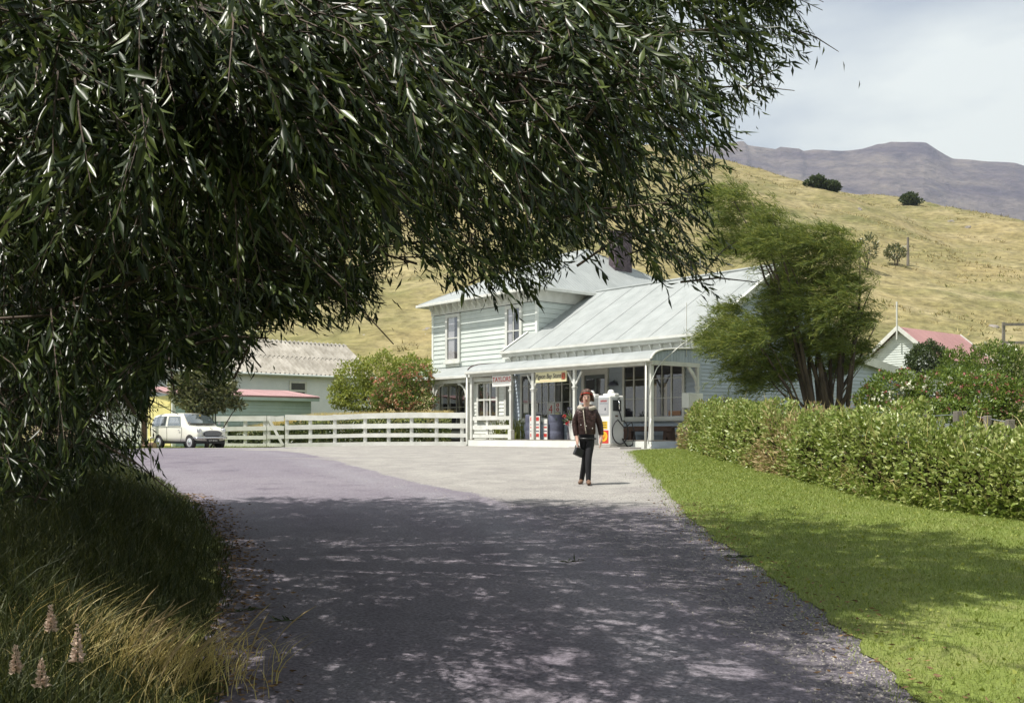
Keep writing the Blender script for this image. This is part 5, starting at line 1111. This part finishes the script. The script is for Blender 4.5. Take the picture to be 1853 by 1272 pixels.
o = obj('foliage', leafmesh('foliage', P[~dry] - hb_, D2[~dry], sz[~dry], sz[~dry] * .62, N=(D + rng.normal(size=D.shape) * .5)[~dry]), 'hedge_leaf', hg); stuff(o)
o = obj('dry_foliage', leafmesh('dry_foliage', P[dry] - hb_, D2[dry], sz[dry] * 1.2, sz[dry] * .28), 'hedge_dry', hg); stuff(o)
n = 800; s = rng.uniform(0, cum[-1], n); P, D, _ = hedge_pts(n); o = obj('grass_stalks', blademesh('grass_stalks', P - hb_, rng.uniform(.15, .45, n), rng.normal(size=(n, 2)) * .5 + D[:, :2] * .4, .012, 3), 'dry_blade', hg); stuff(o)
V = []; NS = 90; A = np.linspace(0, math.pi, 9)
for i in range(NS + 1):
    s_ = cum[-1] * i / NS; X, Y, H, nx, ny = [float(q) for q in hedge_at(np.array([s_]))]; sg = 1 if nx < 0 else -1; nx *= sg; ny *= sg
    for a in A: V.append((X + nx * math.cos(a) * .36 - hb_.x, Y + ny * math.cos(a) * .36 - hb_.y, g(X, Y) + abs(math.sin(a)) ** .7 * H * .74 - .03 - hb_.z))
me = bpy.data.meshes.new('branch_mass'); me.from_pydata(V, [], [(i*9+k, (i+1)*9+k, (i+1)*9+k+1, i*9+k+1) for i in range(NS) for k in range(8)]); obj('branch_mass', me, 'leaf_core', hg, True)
# wire fence standing in the hedge
t = thing('wire_fence', 'grey timber posts with wire showing above the hedge', 'fence', (at(1700, 750, 17).x, 17, .70)); wb = Vector(t.location); tops = []
for px, py, Y, w_ in ((1536, 737, 20, .13), (1672, 748, 17.2, .09), (1737, 744, 16.2, .16), (1787, 752, 15.6, .09), (1828, 759, 15.0, .10)):
    c = at(px, py, Y); zb = g(c.x, Y); MB().box(c.x - w_/2 - wb.x, c.x + w_/2 - wb.x, Y - w_/2 - wb.y, Y + w_/2 - wb.y, zb - wb.z - .1, c.z - wb.z).build('post', 'timber_grey', t, .008); tops.append(c - Vector((0, w_ * .6, .05)) - wb)
MB().tube(tops, .006, 5).build('wire', 'chrome', t); MB().tube([p - Vector((0, 0, .16)) for p in tops], .006, 5).build('wire', 'chrome', t)

# ------------------------------------------------------------------ windblown feathery tree before the gable wall
TY = 29.0; b0 = Vector(bz(1500, TY)); wt = thing('windblown_tree', 'feathery multi stemmed tree bent leftward by wind before gable wall', 'tree', b0)
CL = [(1310, 360, 28), (1345, 358, 26), (1385, 385, 28), (1410, 400, 20), (1335, 398, 22), (1400, 440, 30), (1360, 445, 24), (1322, 445, 18), (1445, 435, 28), (1480, 450, 34), (1525, 425, 16), (1545, 455, 24), (1500, 500, 38), (1450, 490, 32), (1558, 515, 34), (1520, 555, 38), (1462, 555, 38), (1572, 580, 30), (1420, 585, 34), (1372, 610, 32), (1332, 585, 26), (1322, 622, 24), (1356, 655, 28), (1405, 655, 30), (1385, 688, 20), (1462, 625, 34), (1522, 615, 34), (1580, 632, 20), (1432, 535, 30), (1298, 612, 12), (1440, 675, 26), (1345, 560, 16), (1545, 660, 22)]
Ps = []; Ds = []; Ls = []
def wind(n): return unit(np.array([-1.0, -.05, .10]) + rng.normal(size=(n, 3)) * [.28, .32, .26])
for (px, py, r) in CL:
    Yc = TY + rng.uniform(-1.1, 1.1); c = at(px, py, Yc) - b0; k = Yc / F * r
    ns_ = int((3.2 if px > 1350 and py > 430 else 2.0) * r)
    for q in range(ns_):
        p = np.array(c) + rng.normal(size=3) * [k * .52, k * .6, k * .42]; d = wind(1)[0]; d[2] += .25 * (p[2] - c.z) / k; m = 30
        ln = rng.uniform(.45, 1.0); tt = rng.uniform(0, 1, m); pos = p[None] + d[None] * (tt * ln)[:, None] + np.array([0, 0, -.16])[None] * (tt ** 2 * ln)[:, None] + rng.normal(size=(m, 3)) * .022
        Ps.append(pos); Ds.append(d[None] + rng.normal(size=(m, 3)) * .42); Ls.append(rng.uniform(.12, .26, m))
P = np.concatenate(Ps); o = obj('crown', leafmesh('crown', P, np.concatenate(Ds), np.concatenate(Ls), .017), 'feather_leaf', wt); stuff(o)
for i, (px, py, r) in enumerate(CL):
    if i % 2 and r < 24: continue
    q = at(px + 15, py + 6, TY + rng.uniform(-.8, .8)) - b0; bx_ = rng.uniform(-.35, .45); hgt = q.z
    mid = Vector((bx_ * 1.5 + (q.x - bx_) * .28, q.y * .4, hgt * .5)); pp = []
    for k in range(9):
        tt = k / 8; pp.append(Vector((bx_, rng.normal() * .02, -.05)) * (1 - tt) ** 2 + mid * 2 * tt * (1 - tt) + q * tt * tt + Vector((rng.normal(), rng.normal(), rng.normal())) * .035)
    r0 = .05 + .035 * (hgt > 3.5); MB().tube(pp, [r0 * (1 - .85 * k / 8) for k in range(9)], 7).build('stem', 'bark', wt, smooth=True)
# ------------------------------------------------------------------ grass
def lawn_pts(n, y0, y1, power):
    Y = y0 + (y1 - y0) * rng.uniform(0, 1, n) ** power; X = rev(Y) - .18 * np.abs(rng.normal(size=n)) * rng.uniform(0, 1, n) + rng.uniform(0, 1, n) ** .95 * (np.interp(Y, [5, 12, 31], [7.0, 5.2, 3.4]))
    return np.stack([X, Y, gv(X, Y) + .012], 1)
P = lawn_pts(230000, 4.2, 30.8, 1.7); d = P[:, 1]; o = obj('lawn_grass', blademesh('lawn_grass', P, rng.uniform(.022, .05, len(P)) * (1 + .02 * d), rng.normal(size=(len(P), 2)) * .5, .0035 + .00035 * d, 1), 'lawn_blade'); tag(o, 'short mown green grass of the roadside lawn', 'grass', kind='stuff')
n = 2600; Y = rng.uniform(5, 29, n); X = rev(Y) + rng.uniform(.1, 4.5, n); P = np.stack([X, Y, gv(X, Y) + .05], 1)
o = obj('lawn_clover', leafmesh('lawn_clover', P, rng.normal(size=P.shape) * [1, 1, .3] + [0, 0, .5], .035, .03), 'pale_leaf'); tag(o, 'small yellowish weeds and clover scattered in the lawn', 'weeds', kind='stuff')
# far verge by the car
V = []; yv = [36.0, 36.6, 37.4, 38.6, 40.2, 42.0]
n = 9000; P = []
while len(P) < n:
    X = rng.uniform(-32, -9.2); Y = rng.uniform(36.6, 42.5)
    if Y > 36.6 + max(0, X + 15) * 1.0: P.append((X, Y, g(X, Y)))
P = np.array(P); o = obj('verge_grass', blademesh('verge_grass', P, rng.uniform(.05, .13, n), rng.normal(size=(n, 2)) * .4, .025, 1), 'lawn_blade'); tag(o, 'green roadside grass around the parked car', 'grass', kind='stuff')
struct(sheet('grass_verge', 'lawn_soil', lambda y: -45, lambda y: -15.2 + max(0, y - 36.4) * 1.0 if y < 42 else -9.4, .030, 30, 36.2, 43.2))
# left bank
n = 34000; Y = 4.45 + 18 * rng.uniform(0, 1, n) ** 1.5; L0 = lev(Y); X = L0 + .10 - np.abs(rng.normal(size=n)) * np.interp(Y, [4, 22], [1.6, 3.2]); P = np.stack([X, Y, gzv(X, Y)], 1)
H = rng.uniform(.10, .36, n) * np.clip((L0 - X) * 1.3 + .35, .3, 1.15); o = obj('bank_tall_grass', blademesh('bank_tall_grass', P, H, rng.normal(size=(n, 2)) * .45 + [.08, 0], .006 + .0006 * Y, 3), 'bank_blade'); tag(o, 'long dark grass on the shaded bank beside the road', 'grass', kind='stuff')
n = 1100; c = ground_at(262, 1246); P = np.stack([c[0] - .05 + rng.normal(size=n) * .27, c[1] + .1 + rng.normal(size=n) * .30, 0 * np.zeros(n)], 1); P[:, 2] = [gz(x, y) for x, y in P[:, :2]]
tf = thing('dry_grass_tuft', 'sunlit tuft of dry golden grass arching over the road edge', 'grass tuft', (c[0], c[1], gz(*c))); lean = rng.normal(size=(n, 2)) * .55 + [.42, -.02]
o = obj('blades', blademesh('blades', P - np.array(tf.location), rng.uniform(.12, .36, n), lean, rng.uniform(.004, .010, n), 5), 'dry_blade', tf); stuff(o)
for k in range(22):
    x, y = c[0] + rng.normal() * .28, c[1] + rng.normal() * .22; h = rng.uniform(.30, .5); ax = rng.uniform(.2, .9); pts = [(x + ax * h * t * t, y, gz(x, y) + h * (t - .25 * t * t * ax)) for t in np.linspace(0, 1, 8)]
    o = MB().tube([Vector(p) - Vector(tf.location) for p in pts], [.0016] * 4 + [.0035, .0045, .004, .001], 5).build('seed_head', 'hedge_dry', tf, smooth=True)
for lab, px, pt_, pb_ in (('pale pink flower spike standing upright, farthest of the spikes in the grass', 92, 1098, 1140), ('pale pink flower spike nearest the dry grass tuft', 140, 1132, 1195), ('full pale pink flower spike at the far left of the grass', 28, 1170, 1215), ('faded flower spike low beside the full pink spike', 75, 1195, 1240)):
    Yl = 4.3 if px != 92 else 4.5; top = at(px, pt_, Yl); bot = at(px, pb_, Yl); X, Y = bot.x, Yl; zg = gz(X, Y); t = thing('flower_spike', lab, 'flower', (X, Y, zg), group='pink flower spikes in the grass')
    H = top.z - zg; h0 = max(.02, bot.z - zg); MB().tube([(0, 0, 0), (.004, 0, H * .6), (0, 0, H)], [.005, .004, .002], 5).build('stem', 'bank_blade', t); k = 0; hh = H - h0
    for j in range(10):
        f = j / 9; rr_ = .026 * (1 - .75 * f)
        for q in range(5):
            a = 2 * math.pi * q / 5 + j * .6; pp = np.array([[rr_ * .3 * math.cos(a), rr_ * .3 * math.sin(a), h0 + hh * f]]); dd = np.array([[math.cos(a), math.sin(a), .35 + f]])
            obj('petal', leafmesh('petal', np.repeat(pp, 2, 0) + rng.normal(size=(2, 3)) * .002, np.repeat(dd, 2, 0) + rng.normal(size=(2, 3)) * .2, (.025 * (1.2 - .8 * f)) * rng.uniform(.6, 1.3), .019 * (1.2 - .8 * f)), 'lupin_petal', t)
# litter on the road edge and fallen twigs
n = 1500; Y = rng.uniform(5, 16, n); X = lev(Y) + np.abs(rng.normal(size=n)) * .22; P = np.stack([X, Y, gv(X, Y) + .016], 1); o = obj('leaf_litter', leafmesh('leaf_litter', P, rng.normal(size=P.shape) * [1, 1, .12], .055, .016), 'litter_leaf'); tag(o, 'brown fallen leaves along the road edge', 'leaves', kind='stuff')
n = 420; Y = rng.uniform(5, 15, n); X = rev(Y) + rng.normal(size=n) * .25; P = np.stack([X, Y, gv(X, Y) + .036], 1); o = obj('edge_litter', leafmesh('edge_litter', P, rng.normal(size=P.shape) * [1, 1, .12], .05, .015), 'litter_leaf'); tag(o, 'scattered dead leaves along the lawn edge', 'leaves', kind='stuff')
for lab, px, py, L_, a in (('leafy green twig fallen on the road near the bank', 455, 1112, .42, .5), ('short fallen twig with curled leaves right of the longer one', 525, 1131, .24, .1), ('small green sprig lying near the middle of the road', 1042, 1022, .2, .2), ('fallen willow sprig at the edge of the lawn', 1340, 1022, .3, -.2)):
    X, Y = ground_at(px, py); t = thing('fallen_twig', lab, 'twig', (X, Y, g(X, Y) + (.02 if px < 1200 else .06)), a); MB().tube([(-L_/2, 0, .008), (0, .02, .012), (L_/2, .03, .02)], [.003, .004, .002], 5).build('stick', 'bark', t)
    m = int(L_ * 42); P = np.stack([rng.uniform(-L_/2, L_/3, m), rng.normal(size=m) * .012, np.full(m, .014)], 1)
    for i in range(m): obj('leaf', leafmesh('leaf', P[i:i+1], np.array([[rng.uniform(-1, .6), rng.uniform(-.8, .8), .12]]), .085, .016), 'willow_leaf', t)

# ------------------------------------------------------------------ the willow overhead
WP = [(-60, -80), (1440, -80), (1445, 20), (1478, 66), (1470, 108), (1400, 108), (1385, 120), (1398, 160), (1388, 195), (1340, 208), (1330, 245), (1300, 262), (1318, 285), (1280, 310), (1262, 360), (1300, 420), (1318, 470), (1300, 545), (1262, 545), (1235, 520), (1190, 520), (1170, 470), (1140, 445), (1105, 500), (1090, 470), (1040, 440), (1000, 470), (985, 535), (955, 548), (915, 515), (860, 540), (825, 505), (790, 498), (765, 445), (742, 400), (733, 380), (726, 430), (700, 470), (688, 530), (660, 555), (640, 578), (605, 575), (570, 562), (520, 570), (470, 588), (432, 630), (414, 680), (390, 680), (370, 660), (300, 655), (275, 700), (262, 760), (240, 800), (285, 845), (270, 868), (230, 850), (150, 850), (120, 890), (-60, 910)]
HOLES = [((352, 700), 26, 34), ((205, 772), 58, 34), ((110, 790), 30, 22), ((232, 742), 30, 20), ((290, 720), 22, 25), ((560, 380), 26, 40), ((535, 350), 25, 25), ((420, 95), 26, 22), ((60, 790), 25, 25), ((1090, 545), 90, 25), ((735, 400), 14, 40), ((600, 560), 30, 18), ((480, 130), 14, 16), ((150, 160), 14, 12), ((640, 470), 16, 22)]
def thin(px, py):
    """share of twigs kept, from how open the crown is there"""
    k = np.ones_like(px)
    k *= np.interp(px, [430, 700, 900, 1180, 1300, 1480], [1, .60, .42, .34, .17, .10])
    low = np.interp(px, [0, 130, 260, 420, 600, 720, 760, 900, 1000, 1100, 1300, 1400], [870, 840, 740, 690, 590, 440, 430, 520, 530, 470, 520, 200]); k *= np.clip((low - py) / 110 + .32, .25, 1)
    for (c, rx, ry) in HOLES: k *= 1 - .75 * np.exp(-(((px - c[0]) / rx) ** 2 + ((py - c[1]) / ry) ** 2))
    return k
def landing(P):
    h = P[:, 2] - .043 * np.clip(P[:, 1], 0, 20); k = h / math.tan(R_(EL)); return P[:, 0] - SH.x * k, P[:, 1] - SH.y * k
LIT = [[(1250, 700), (1250, 912), (1420, 920), (1640, 962), (2000, 990), (2000, 700)], [(1400, 1150), (1520, 1100), (1900, 1100), (1900, 1400), (1500, 1400)], [(175, 1175), (385, 1175), (395, 1330), (175, 1330)], [(200, 700), (250, 862), (700, 878), (1150, 900), (1250, 912), (1250, 700)]]
def shade_ok(P):
    X, Y = landing(P); px = CX + F * X / np.maximum(Y, .5); z = .043 * np.minimum(Y, 20); py = HY - F * (z - EZ) / np.maximum(Y, .5); k = np.ones(len(P), bool)
    for q in LIT: k &= ~inpoly(px, py, q)
    k &= Y < 17.0
    return k
A_ = []
# in the picture: sample pixel and depth, so that the crown has its real thickness
need = 1500; got = 0
while got < need:
    m = 20000; px = rng.uniform(-60, 1480, m); py = rng.uniform(-80, 900, m); k = inpoly(px, py, WP) & (rng.uniform(0, 1, m) < thin(px, py))
    px, py = px[k], py[k]; m = len(px); near = np.interp(px, [0, 400, 800, 1480], [4.3, 4.8, 5.6, 6.2]); farY = np.interp(px, [0, 500, 900, 1480], [13.5, 13, 12, 9.5])
    Y = near + (farY - near) * rng.uniform(0, 1, m) ** .85; P = np.stack([(px - CX) / F * Y, Y, EZ + (HY - py) / F * Y], 1)
    ok = (P[:, 2] > gzv(P[:, 0], P[:, 1]) + .15); tuft = ~inpoly(*[q for q in (lambda X, Yy: (CX + F * X / np.maximum(Yy, .5), HY - F * (.043 * np.minimum(Yy, 20) - EZ) / np.maximum(Yy, .5)))(*landing(P))], LIT[2]); ok &= tuft | (rng.uniform(0, 1, m) < .10)
    A_.append(P[ok]); got += ok.sum()
vis = np.concatenate(A_)[:need]
m = 30000; px = rng.uniform(-60, 760, m); py = rng.uniform(-80, 860, m); k = inpoly(px, py, WP) & (rng.uniform(0, 1, m) < thin(px, py) ** 1.5); px, py = px[k][:1000], py[k][:1000]; Y = rng.uniform(10.5, 14, len(px))
vis = np.concatenate([vis, np.stack([(px - CX) / F * Y, Y, EZ + (HY - py) / F * Y], 1)])
# the lowest sprays, close over the road, that catch the sun
m = 170; px = np.concatenate([rng.uniform(0, 620, 110), rng.uniform(560, 1150, 60)]); py = rng.uniform(-10, 250, m) * np.where(px < 620, 1, .9); Y = rng.uniform(3.5, 4.6, m) + np.where(px > 620, .8, 0); vis = np.concatenate([vis, np.stack([(px - CX) / F * Y, Y, EZ + (HY - py) / F * Y], 1)])
# above the frame: the rest of the dome that shades the road
A_ = []; got = 0; need2 = 3900
while got < need2:
    m = 9000; P = np.stack([rng.uniform(-13, 3.2, m), rng.uniform(-5.5, 15.5, m), rng.uniform(3.0, 9.5, m)], 1)
    e = np.minimum(((P[:, 0] + 3.4) / 6.2) ** 2 + ((P[:, 1] - 9.2) / 6.6) ** 2 + ((P[:, 2] - 4.8) / 4.4) ** 2, ((P[:, 0] + 8) / 4.8) ** 2 + ((P[:, 1] - 7.5) / 6.5) ** 2 + ((P[:, 2] - 4.6) / 4.0) ** 2); e = np.minimum(e, ((P[:, 0] + 4.5) / 6.0) ** 2 + ((P[:, 1] + .5) / 5.5) ** 2 + ((P[:, 2] - 6.0) / 3.2) ** 2); py = HY - F * (P[:, 2] - EZ) / P[:, 1]; px = CX + F * P[:, 0] / P[:, 1]
    k = ~((P[:, 0] > -6.5) & (P[:, 0] < -1.6) & (P[:, 1] > 1.8) & (P[:, 1] < 6.4) & (P[:, 2] > 4.2) & (rng.uniform(0, 1, m) < .55)); k &= ~((P[:, 0] > -4.6) & (P[:, 0] < .3) & (P[:, 1] > 1.3) & (P[:, 1] < 4.6)); k &= (e < 1) & (e > .12) & ((py < -70) | (px < -60) | (P[:, 1] < .3)) & shade_ok(P); A_.append(P[k]); got += k.sum()
top = np.concatenate(A_)[:need2]
# the outer limb whose shade falls across the lawn
SP = [(1240, 905), (1330, 925), (1450, 928), (1600, 955), (1853, 1000), (1853, 1085), (1640, 1062), (1500, 1110), (1400, 1120), (1270, 990)]; m = 60000
lx = rng.uniform(1200, 1880, m); ly = rng.uniform(900, 1130, m); k = inpoly(lx, ly, SP); lx, ly = lx[k], ly[k]; dd = (EZ) / ((ly - HY) / F + .043); lX = (lx - CX) / F * dd; hh = rng.uniform(4.4, 7.4, len(lX)); kk = hh / math.tan(R_(EL)); P = np.stack([lX + SH.x * kk, dd + SH.y * kk, hh + .043 * dd], 1)
py = HY - F * (P[:, 2] - EZ) / P[:, 1]; px = CX + F * P[:, 0] / P[:, 1]; k = (py < -40) & (P[:, 0] < 4.5); top = np.concatenate([top, P[k][:380]])
wl = thing('willow_tree', 'large willow with long drooping leafy branches overhanging the road', 'tree', (-6.2, 9.6, gz(-6.2, 9.6))); wo_ = np.array(wl.location)
Ps, Ds, Ls, Ws = [], [], [], []; twigs = MB(); trunk0 = np.array([-5.5, 9.4, 3.4])
WPX, WPY = np.meshgrid(np.arange(-60, 1560, 3.0), np.arange(-100, 960, 3.0)); WPM = inpoly(WPX, WPY, WP)
def in_crown(p):
    if p[1] < .5: return False
    i, j = int((CX + F * p[0] / p[1] + 60) / 3), int((HY - F * (p[2] - EZ) / p[1] + 100) / 3); return 0 <= i < WPM.shape[1] and 0 <= j < WPM.shape[0] and bool(WPM[j, i])
def spray(C, nt, vis_):
    """branchlets at C, each with nt hanging twigs lined with leaves"""
    for p in C:
        bd_ = (p - trunk0) * [1, 1, .2]; bd_ = bd_ / max(1e-6, np.linalg.norm(bd_)) * .8 + rng.normal(size=3) * [.5, .5, .28] + [0, 0, .05]; bd_ /= np.linalg.norm(bd_); bl = rng.uniform(.35, .75)
        hang = np.array([0, 0, -1.0]) + rng.normal(size=3) * [.22, .22, .05] + [.18, 0, 0]
        if vis_ and rng.uniform() < .6: twigs.tube([p - bd_ * bl * .6, p, p + bd_ * bl * .6 + [0, 0, -.06]], [.009, .006, .003], 4, False)
        for q in range(nt):
            u_ = rng.uniform(-.5, .7); o_ = p + bd_ * bl * u_ + rng.normal(size=3) * .03; ln = rng.uniform(.22, .55); m = int(ln * (36 if vis_ else 22)) + 3
            d0 = bd_ * rng.uniform(.5, 1.1) + hang * rng.uniform(.25, .7) + rng.normal(size=3) * .28; d0 /= np.linalg.norm(d0); tt = np.linspace(.05, 1, m)
            pos = o_[None] + d0[None] * (tt * ln)[:, None] + hang[None] * (tt ** 2 * ln * .45)[:, None]; dr_ = unit(d0[None] + hang[None] * (tt * .9)[:, None])
            v_ = rng.normal(size=3); sd = np.stack([dr_[:, 1] * v_[2] - dr_[:, 2] * v_[1], dr_[:, 2] * v_[0] - dr_[:, 0] * v_[2], dr_[:, 0] * v_[1] - dr_[:, 1] * v_[0]], 1); sd = unit(sd) * np.where(np.arange(m) % 2, 1, -1)[:, None]
            Ps.append(pos); Ds.append(dr_ * .9 + sd * .50 + rng.normal(size=(m, 3)) * .16 + [0, 0, -.22]); L1 = rng.uniform(.075, .14, m) * (1 if vis_ else 1.25) * (1.05 - .35 * tt); Ls.append(L1); Ws.append(L1 * rng.uniform(.165, .245, m) * (1 if vis_ else 1.3))
            if vis_ and q % 2 == 0 and in_crown(pos[-1]): twigs.tube([o_, pos[m // 2], pos[-1]], [.0045, .003, .0015], 3, False)
spray(vis, 7, True); spray(top, 7, False)
P = np.concatenate(Ps) - wo_; D = np.concatenate(Ds); Ln = np.concatenate(Ls); W = np.concatenate(Ws)
q = P + wo_ + D * (Ln * .6)[:, None]; px = CX + F * q[:, 0] / q[:, 1]; py = HY - F * (q[:, 2] - EZ) / q[:, 1]   # keep the crown's outline: no leaf hangs below it, bar a few
kp = (q[:, 1] < .5) | inpoly(px + np.repeat(rng.normal(size=len(px) // 12 + 1) * 16, 12)[:len(px)], py + np.repeat(rng.normal(size=len(px) // 12 + 1) * 20 - 4, 12)[:len(px)], WP) | (py < -60) | (px < -50) | (rng.uniform(0, 1, len(px)) < .003)
for (c, rx, ry) in HOLES: kp &= ~((((px - c[0]) / rx) ** 2 + ((py - c[1]) / ry) ** 2 < .8) & (rng.uniform(0, 1, len(px)) < .8))
P, D, Ln, W = P[kp], D[kp], Ln[kp], W[kp]
# the leaves that show largest become single leaves
q = P + wo_; px = CX + F * q[:, 0] / q[:, 1]; py = HY - F * (q[:, 2] - EZ) / q[:, 1]; big = (q[:, 1] > 1) & (px > 20) & (px < 1840) & (py > 20) & (py < 1250); score = np.where(big, Ln / q[:, 1], 0); ids = np.argsort(-score)[:240]; rest = np.ones(len(P), bool); rest[ids] = False
o = obj('crown', leafmesh('crown', P[rest], D[rest], Ln[rest], W[rest], N=np.array([-.25, -.1, .8]) + rng.normal(size=(int(rest.sum()), 3)) * .55), 'willow_leaf', wl); stuff(o)
lm = MB(); lp = [(0, .0), (.12, .30), (.35, .5), (.6, .42), (.82, .22), (1, 0)]
lv = [(0, 0, 0)]
for x, hw2 in lp[1:-1]: lv += [(x, hw2, .10 * hw2 - .08 * x * x), (x, 0, -.03 - .08 * x * x), (x, -hw2, .10 * hw2 - .08 * x * x)]
lv += [(1, 0, -.09)]; lf = [(0, 1, 2), (0, 2, 3)]
for k in range(3): a = 1 + 3 * k; lf += [(a, a+3, a+4, a+1), (a+1, a+4, a+5, a+2)]
a = 10; lf += [(a, 13, a+1), (a+1, 13, a+2)]
lme = bpy.data.meshes.new('leaf'); lme.from_pydata(lv, [], lf); lme.polygons.foreach_set('use_smooth', [True] * len(lf)); lme.materials.append(M['willow_leaf'])
for i in ids:
    d = Vector(D[i]).normalized(); rot = d.to_track_quat('X', 'Z').to_matrix().to_4x4() @ Matrix.Rotation(rng.uniform(-1, 1), 4, 'X')
    o = obj('leaf', lme, None, wl); o.matrix_local = Matrix.Translation(P[i]) @ rot @ Matrix.Diagonal((Ln[i], W[i] * 1.05, Ln[i], 1))
mb = MB(); mb.v = [tuple(np.array(v) - wo_) for v in twigs.v]; mb.f = twigs.f; me = bpy.data.meshes.new('twigs'); me.from_pydata(mb.v, [], mb.f); stuff(obj('twigs', me, 'bark', wl))
tr_pts = [(-6.2, 9.6, gz(-6.2, 9.6) - .1), (-6.1, 9.6, 1.4), (-5.9, 9.5, 2.6)]
MB().tube([Vector(p) - Vector(wo_) for p in tr_pts], [.52, .40, .36], 16).build('trunk', 'bark', wl, smooth=True)
for e, r0 in (((600, 60, 8.5), .15), ((700, 28, 7.5), .12), ((1130, 128, 7.6), .11), ((1235, 240, 7.8), .07), ((900, 300, 8.5), .10), ((520, 300, 9.5), .12), ((300, 180, 7), .13), ((620, 430, 9.8), .08), ((1000, 360, 8.2), .07), ((200, 480, 7.5), .10), ((380, 560, 9), .08), ((120, 640, 6.5), .08), ((1330, 60, 8), .08)):
    q = at(*e); p0 = Vector((-5.9, 9.5, 2.4)); mid = p0.lerp(q, .5) + Vector((0, 0, 1.2 + .12 * (q - p0).length)); pp = [p0 * (1 - t) ** 2 + mid * 2 * t * (1 - t) + q * t * t + Vector((rng.normal(), rng.normal(), rng.normal())) * .04 - Vector(wo_) for t in np.linspace(0, 1, 10)]
    MB().tube(pp, [r0 * (1 - .86 * k / 9) for k in range(10)], 8).build('limb', 'bark', wl, smooth=True)
for e in ((-3, 8, 8.2), (-1, 10, 8.0), (-6, 6, 8.5), (-5, 12, 8.6), (-8, 9, 8), (1, 9.5, 7), (-3, 12.5, 7.5)):
    q = Vector(e); p0 = Vector((-5.9, 9.5, 2.4)); mid = p0.lerp(q, .45) + Vector((0, 0, 1.0)); pp = [p0 * (1 - t) ** 2 + mid * 2 * t * (1 - t) + q * t * t - Vector(wo_) for t in np.linspace(0, 1, 8)]
    MB().tube(pp, [.16 * (1 - .85 * k / 7) for k in range(8)], 8).build('limb', 'bark', wl, smooth=True)
# loose stones along the lawn edge and on the road
n = 7000; Y = 4.5 + 16 * rng.uniform(0, 1, n) ** 1.4; R1 = rev(Y); S1 = sev(Y); X = np.where(rng.uniform(0, 1, n) < .55, R1 - np.abs(rng.normal(size=n)) * .35, S1 + (R1 - S1) * rng.uniform(-.3, 1, n)); r = rng.uniform(.004, .012, n)
P = np.stack([X, Y, gv(X, Y) + .007], 1); tet = np.array([[1, 0, 0], [-.5, .87, 0], [-.5, -.87, 0], [0, 0, .9]]); V = P[:, None, :] + (tet[None] + rng.normal(size=(n, 4, 3)) * .25) * r[:, None, None]; V[:, :3, 2] = P[:, None, 2]
i = np.arange(n)[:, None] * 4; mat('stone', (.17, .155, .165), (.36, .33, .30), island=1, lo=0, hi=1, rough=.9); o = obj('loose_stones', npmesh('loose_stones', V.reshape(-1, 3), np.concatenate([i + [0, 1, 3], i + [1, 2, 3], i + [2, 0, 3]], 1).reshape(-1, 3), 3), 'stone'); tag(o, 'loose road chips scattered along the lawn edge', 'gravel', kind='stuff')
# ------------------------------------------------------------------ summer haze
hz = MB().box(-3600, 3900, -30, 3050, -4, 1150).build('haze', None); m = bpy.data.materials.new('haze'); m.use_nodes = True; m.node_tree.nodes.clear()
pv = m.node_tree.nodes.new('ShaderNodeVolumePrincipled'); pv.inputs['Color'].default_value = (.70, .77, .98, 1); pv.inputs['Density'].default_value = .00016; pv.inputs['Anisotropy'].default_value = .2
ou = m.node_tree.nodes.new('ShaderNodeOutputMaterial'); m.node_tree.links.new(pv.outputs[0], ou.inputs['Volume']); hz.data.materials.append(m); tag(hz, 'thin bluish summer haze in the air', 'haze', kind='stuff')
bpy.data.scenes.remove(TMP)
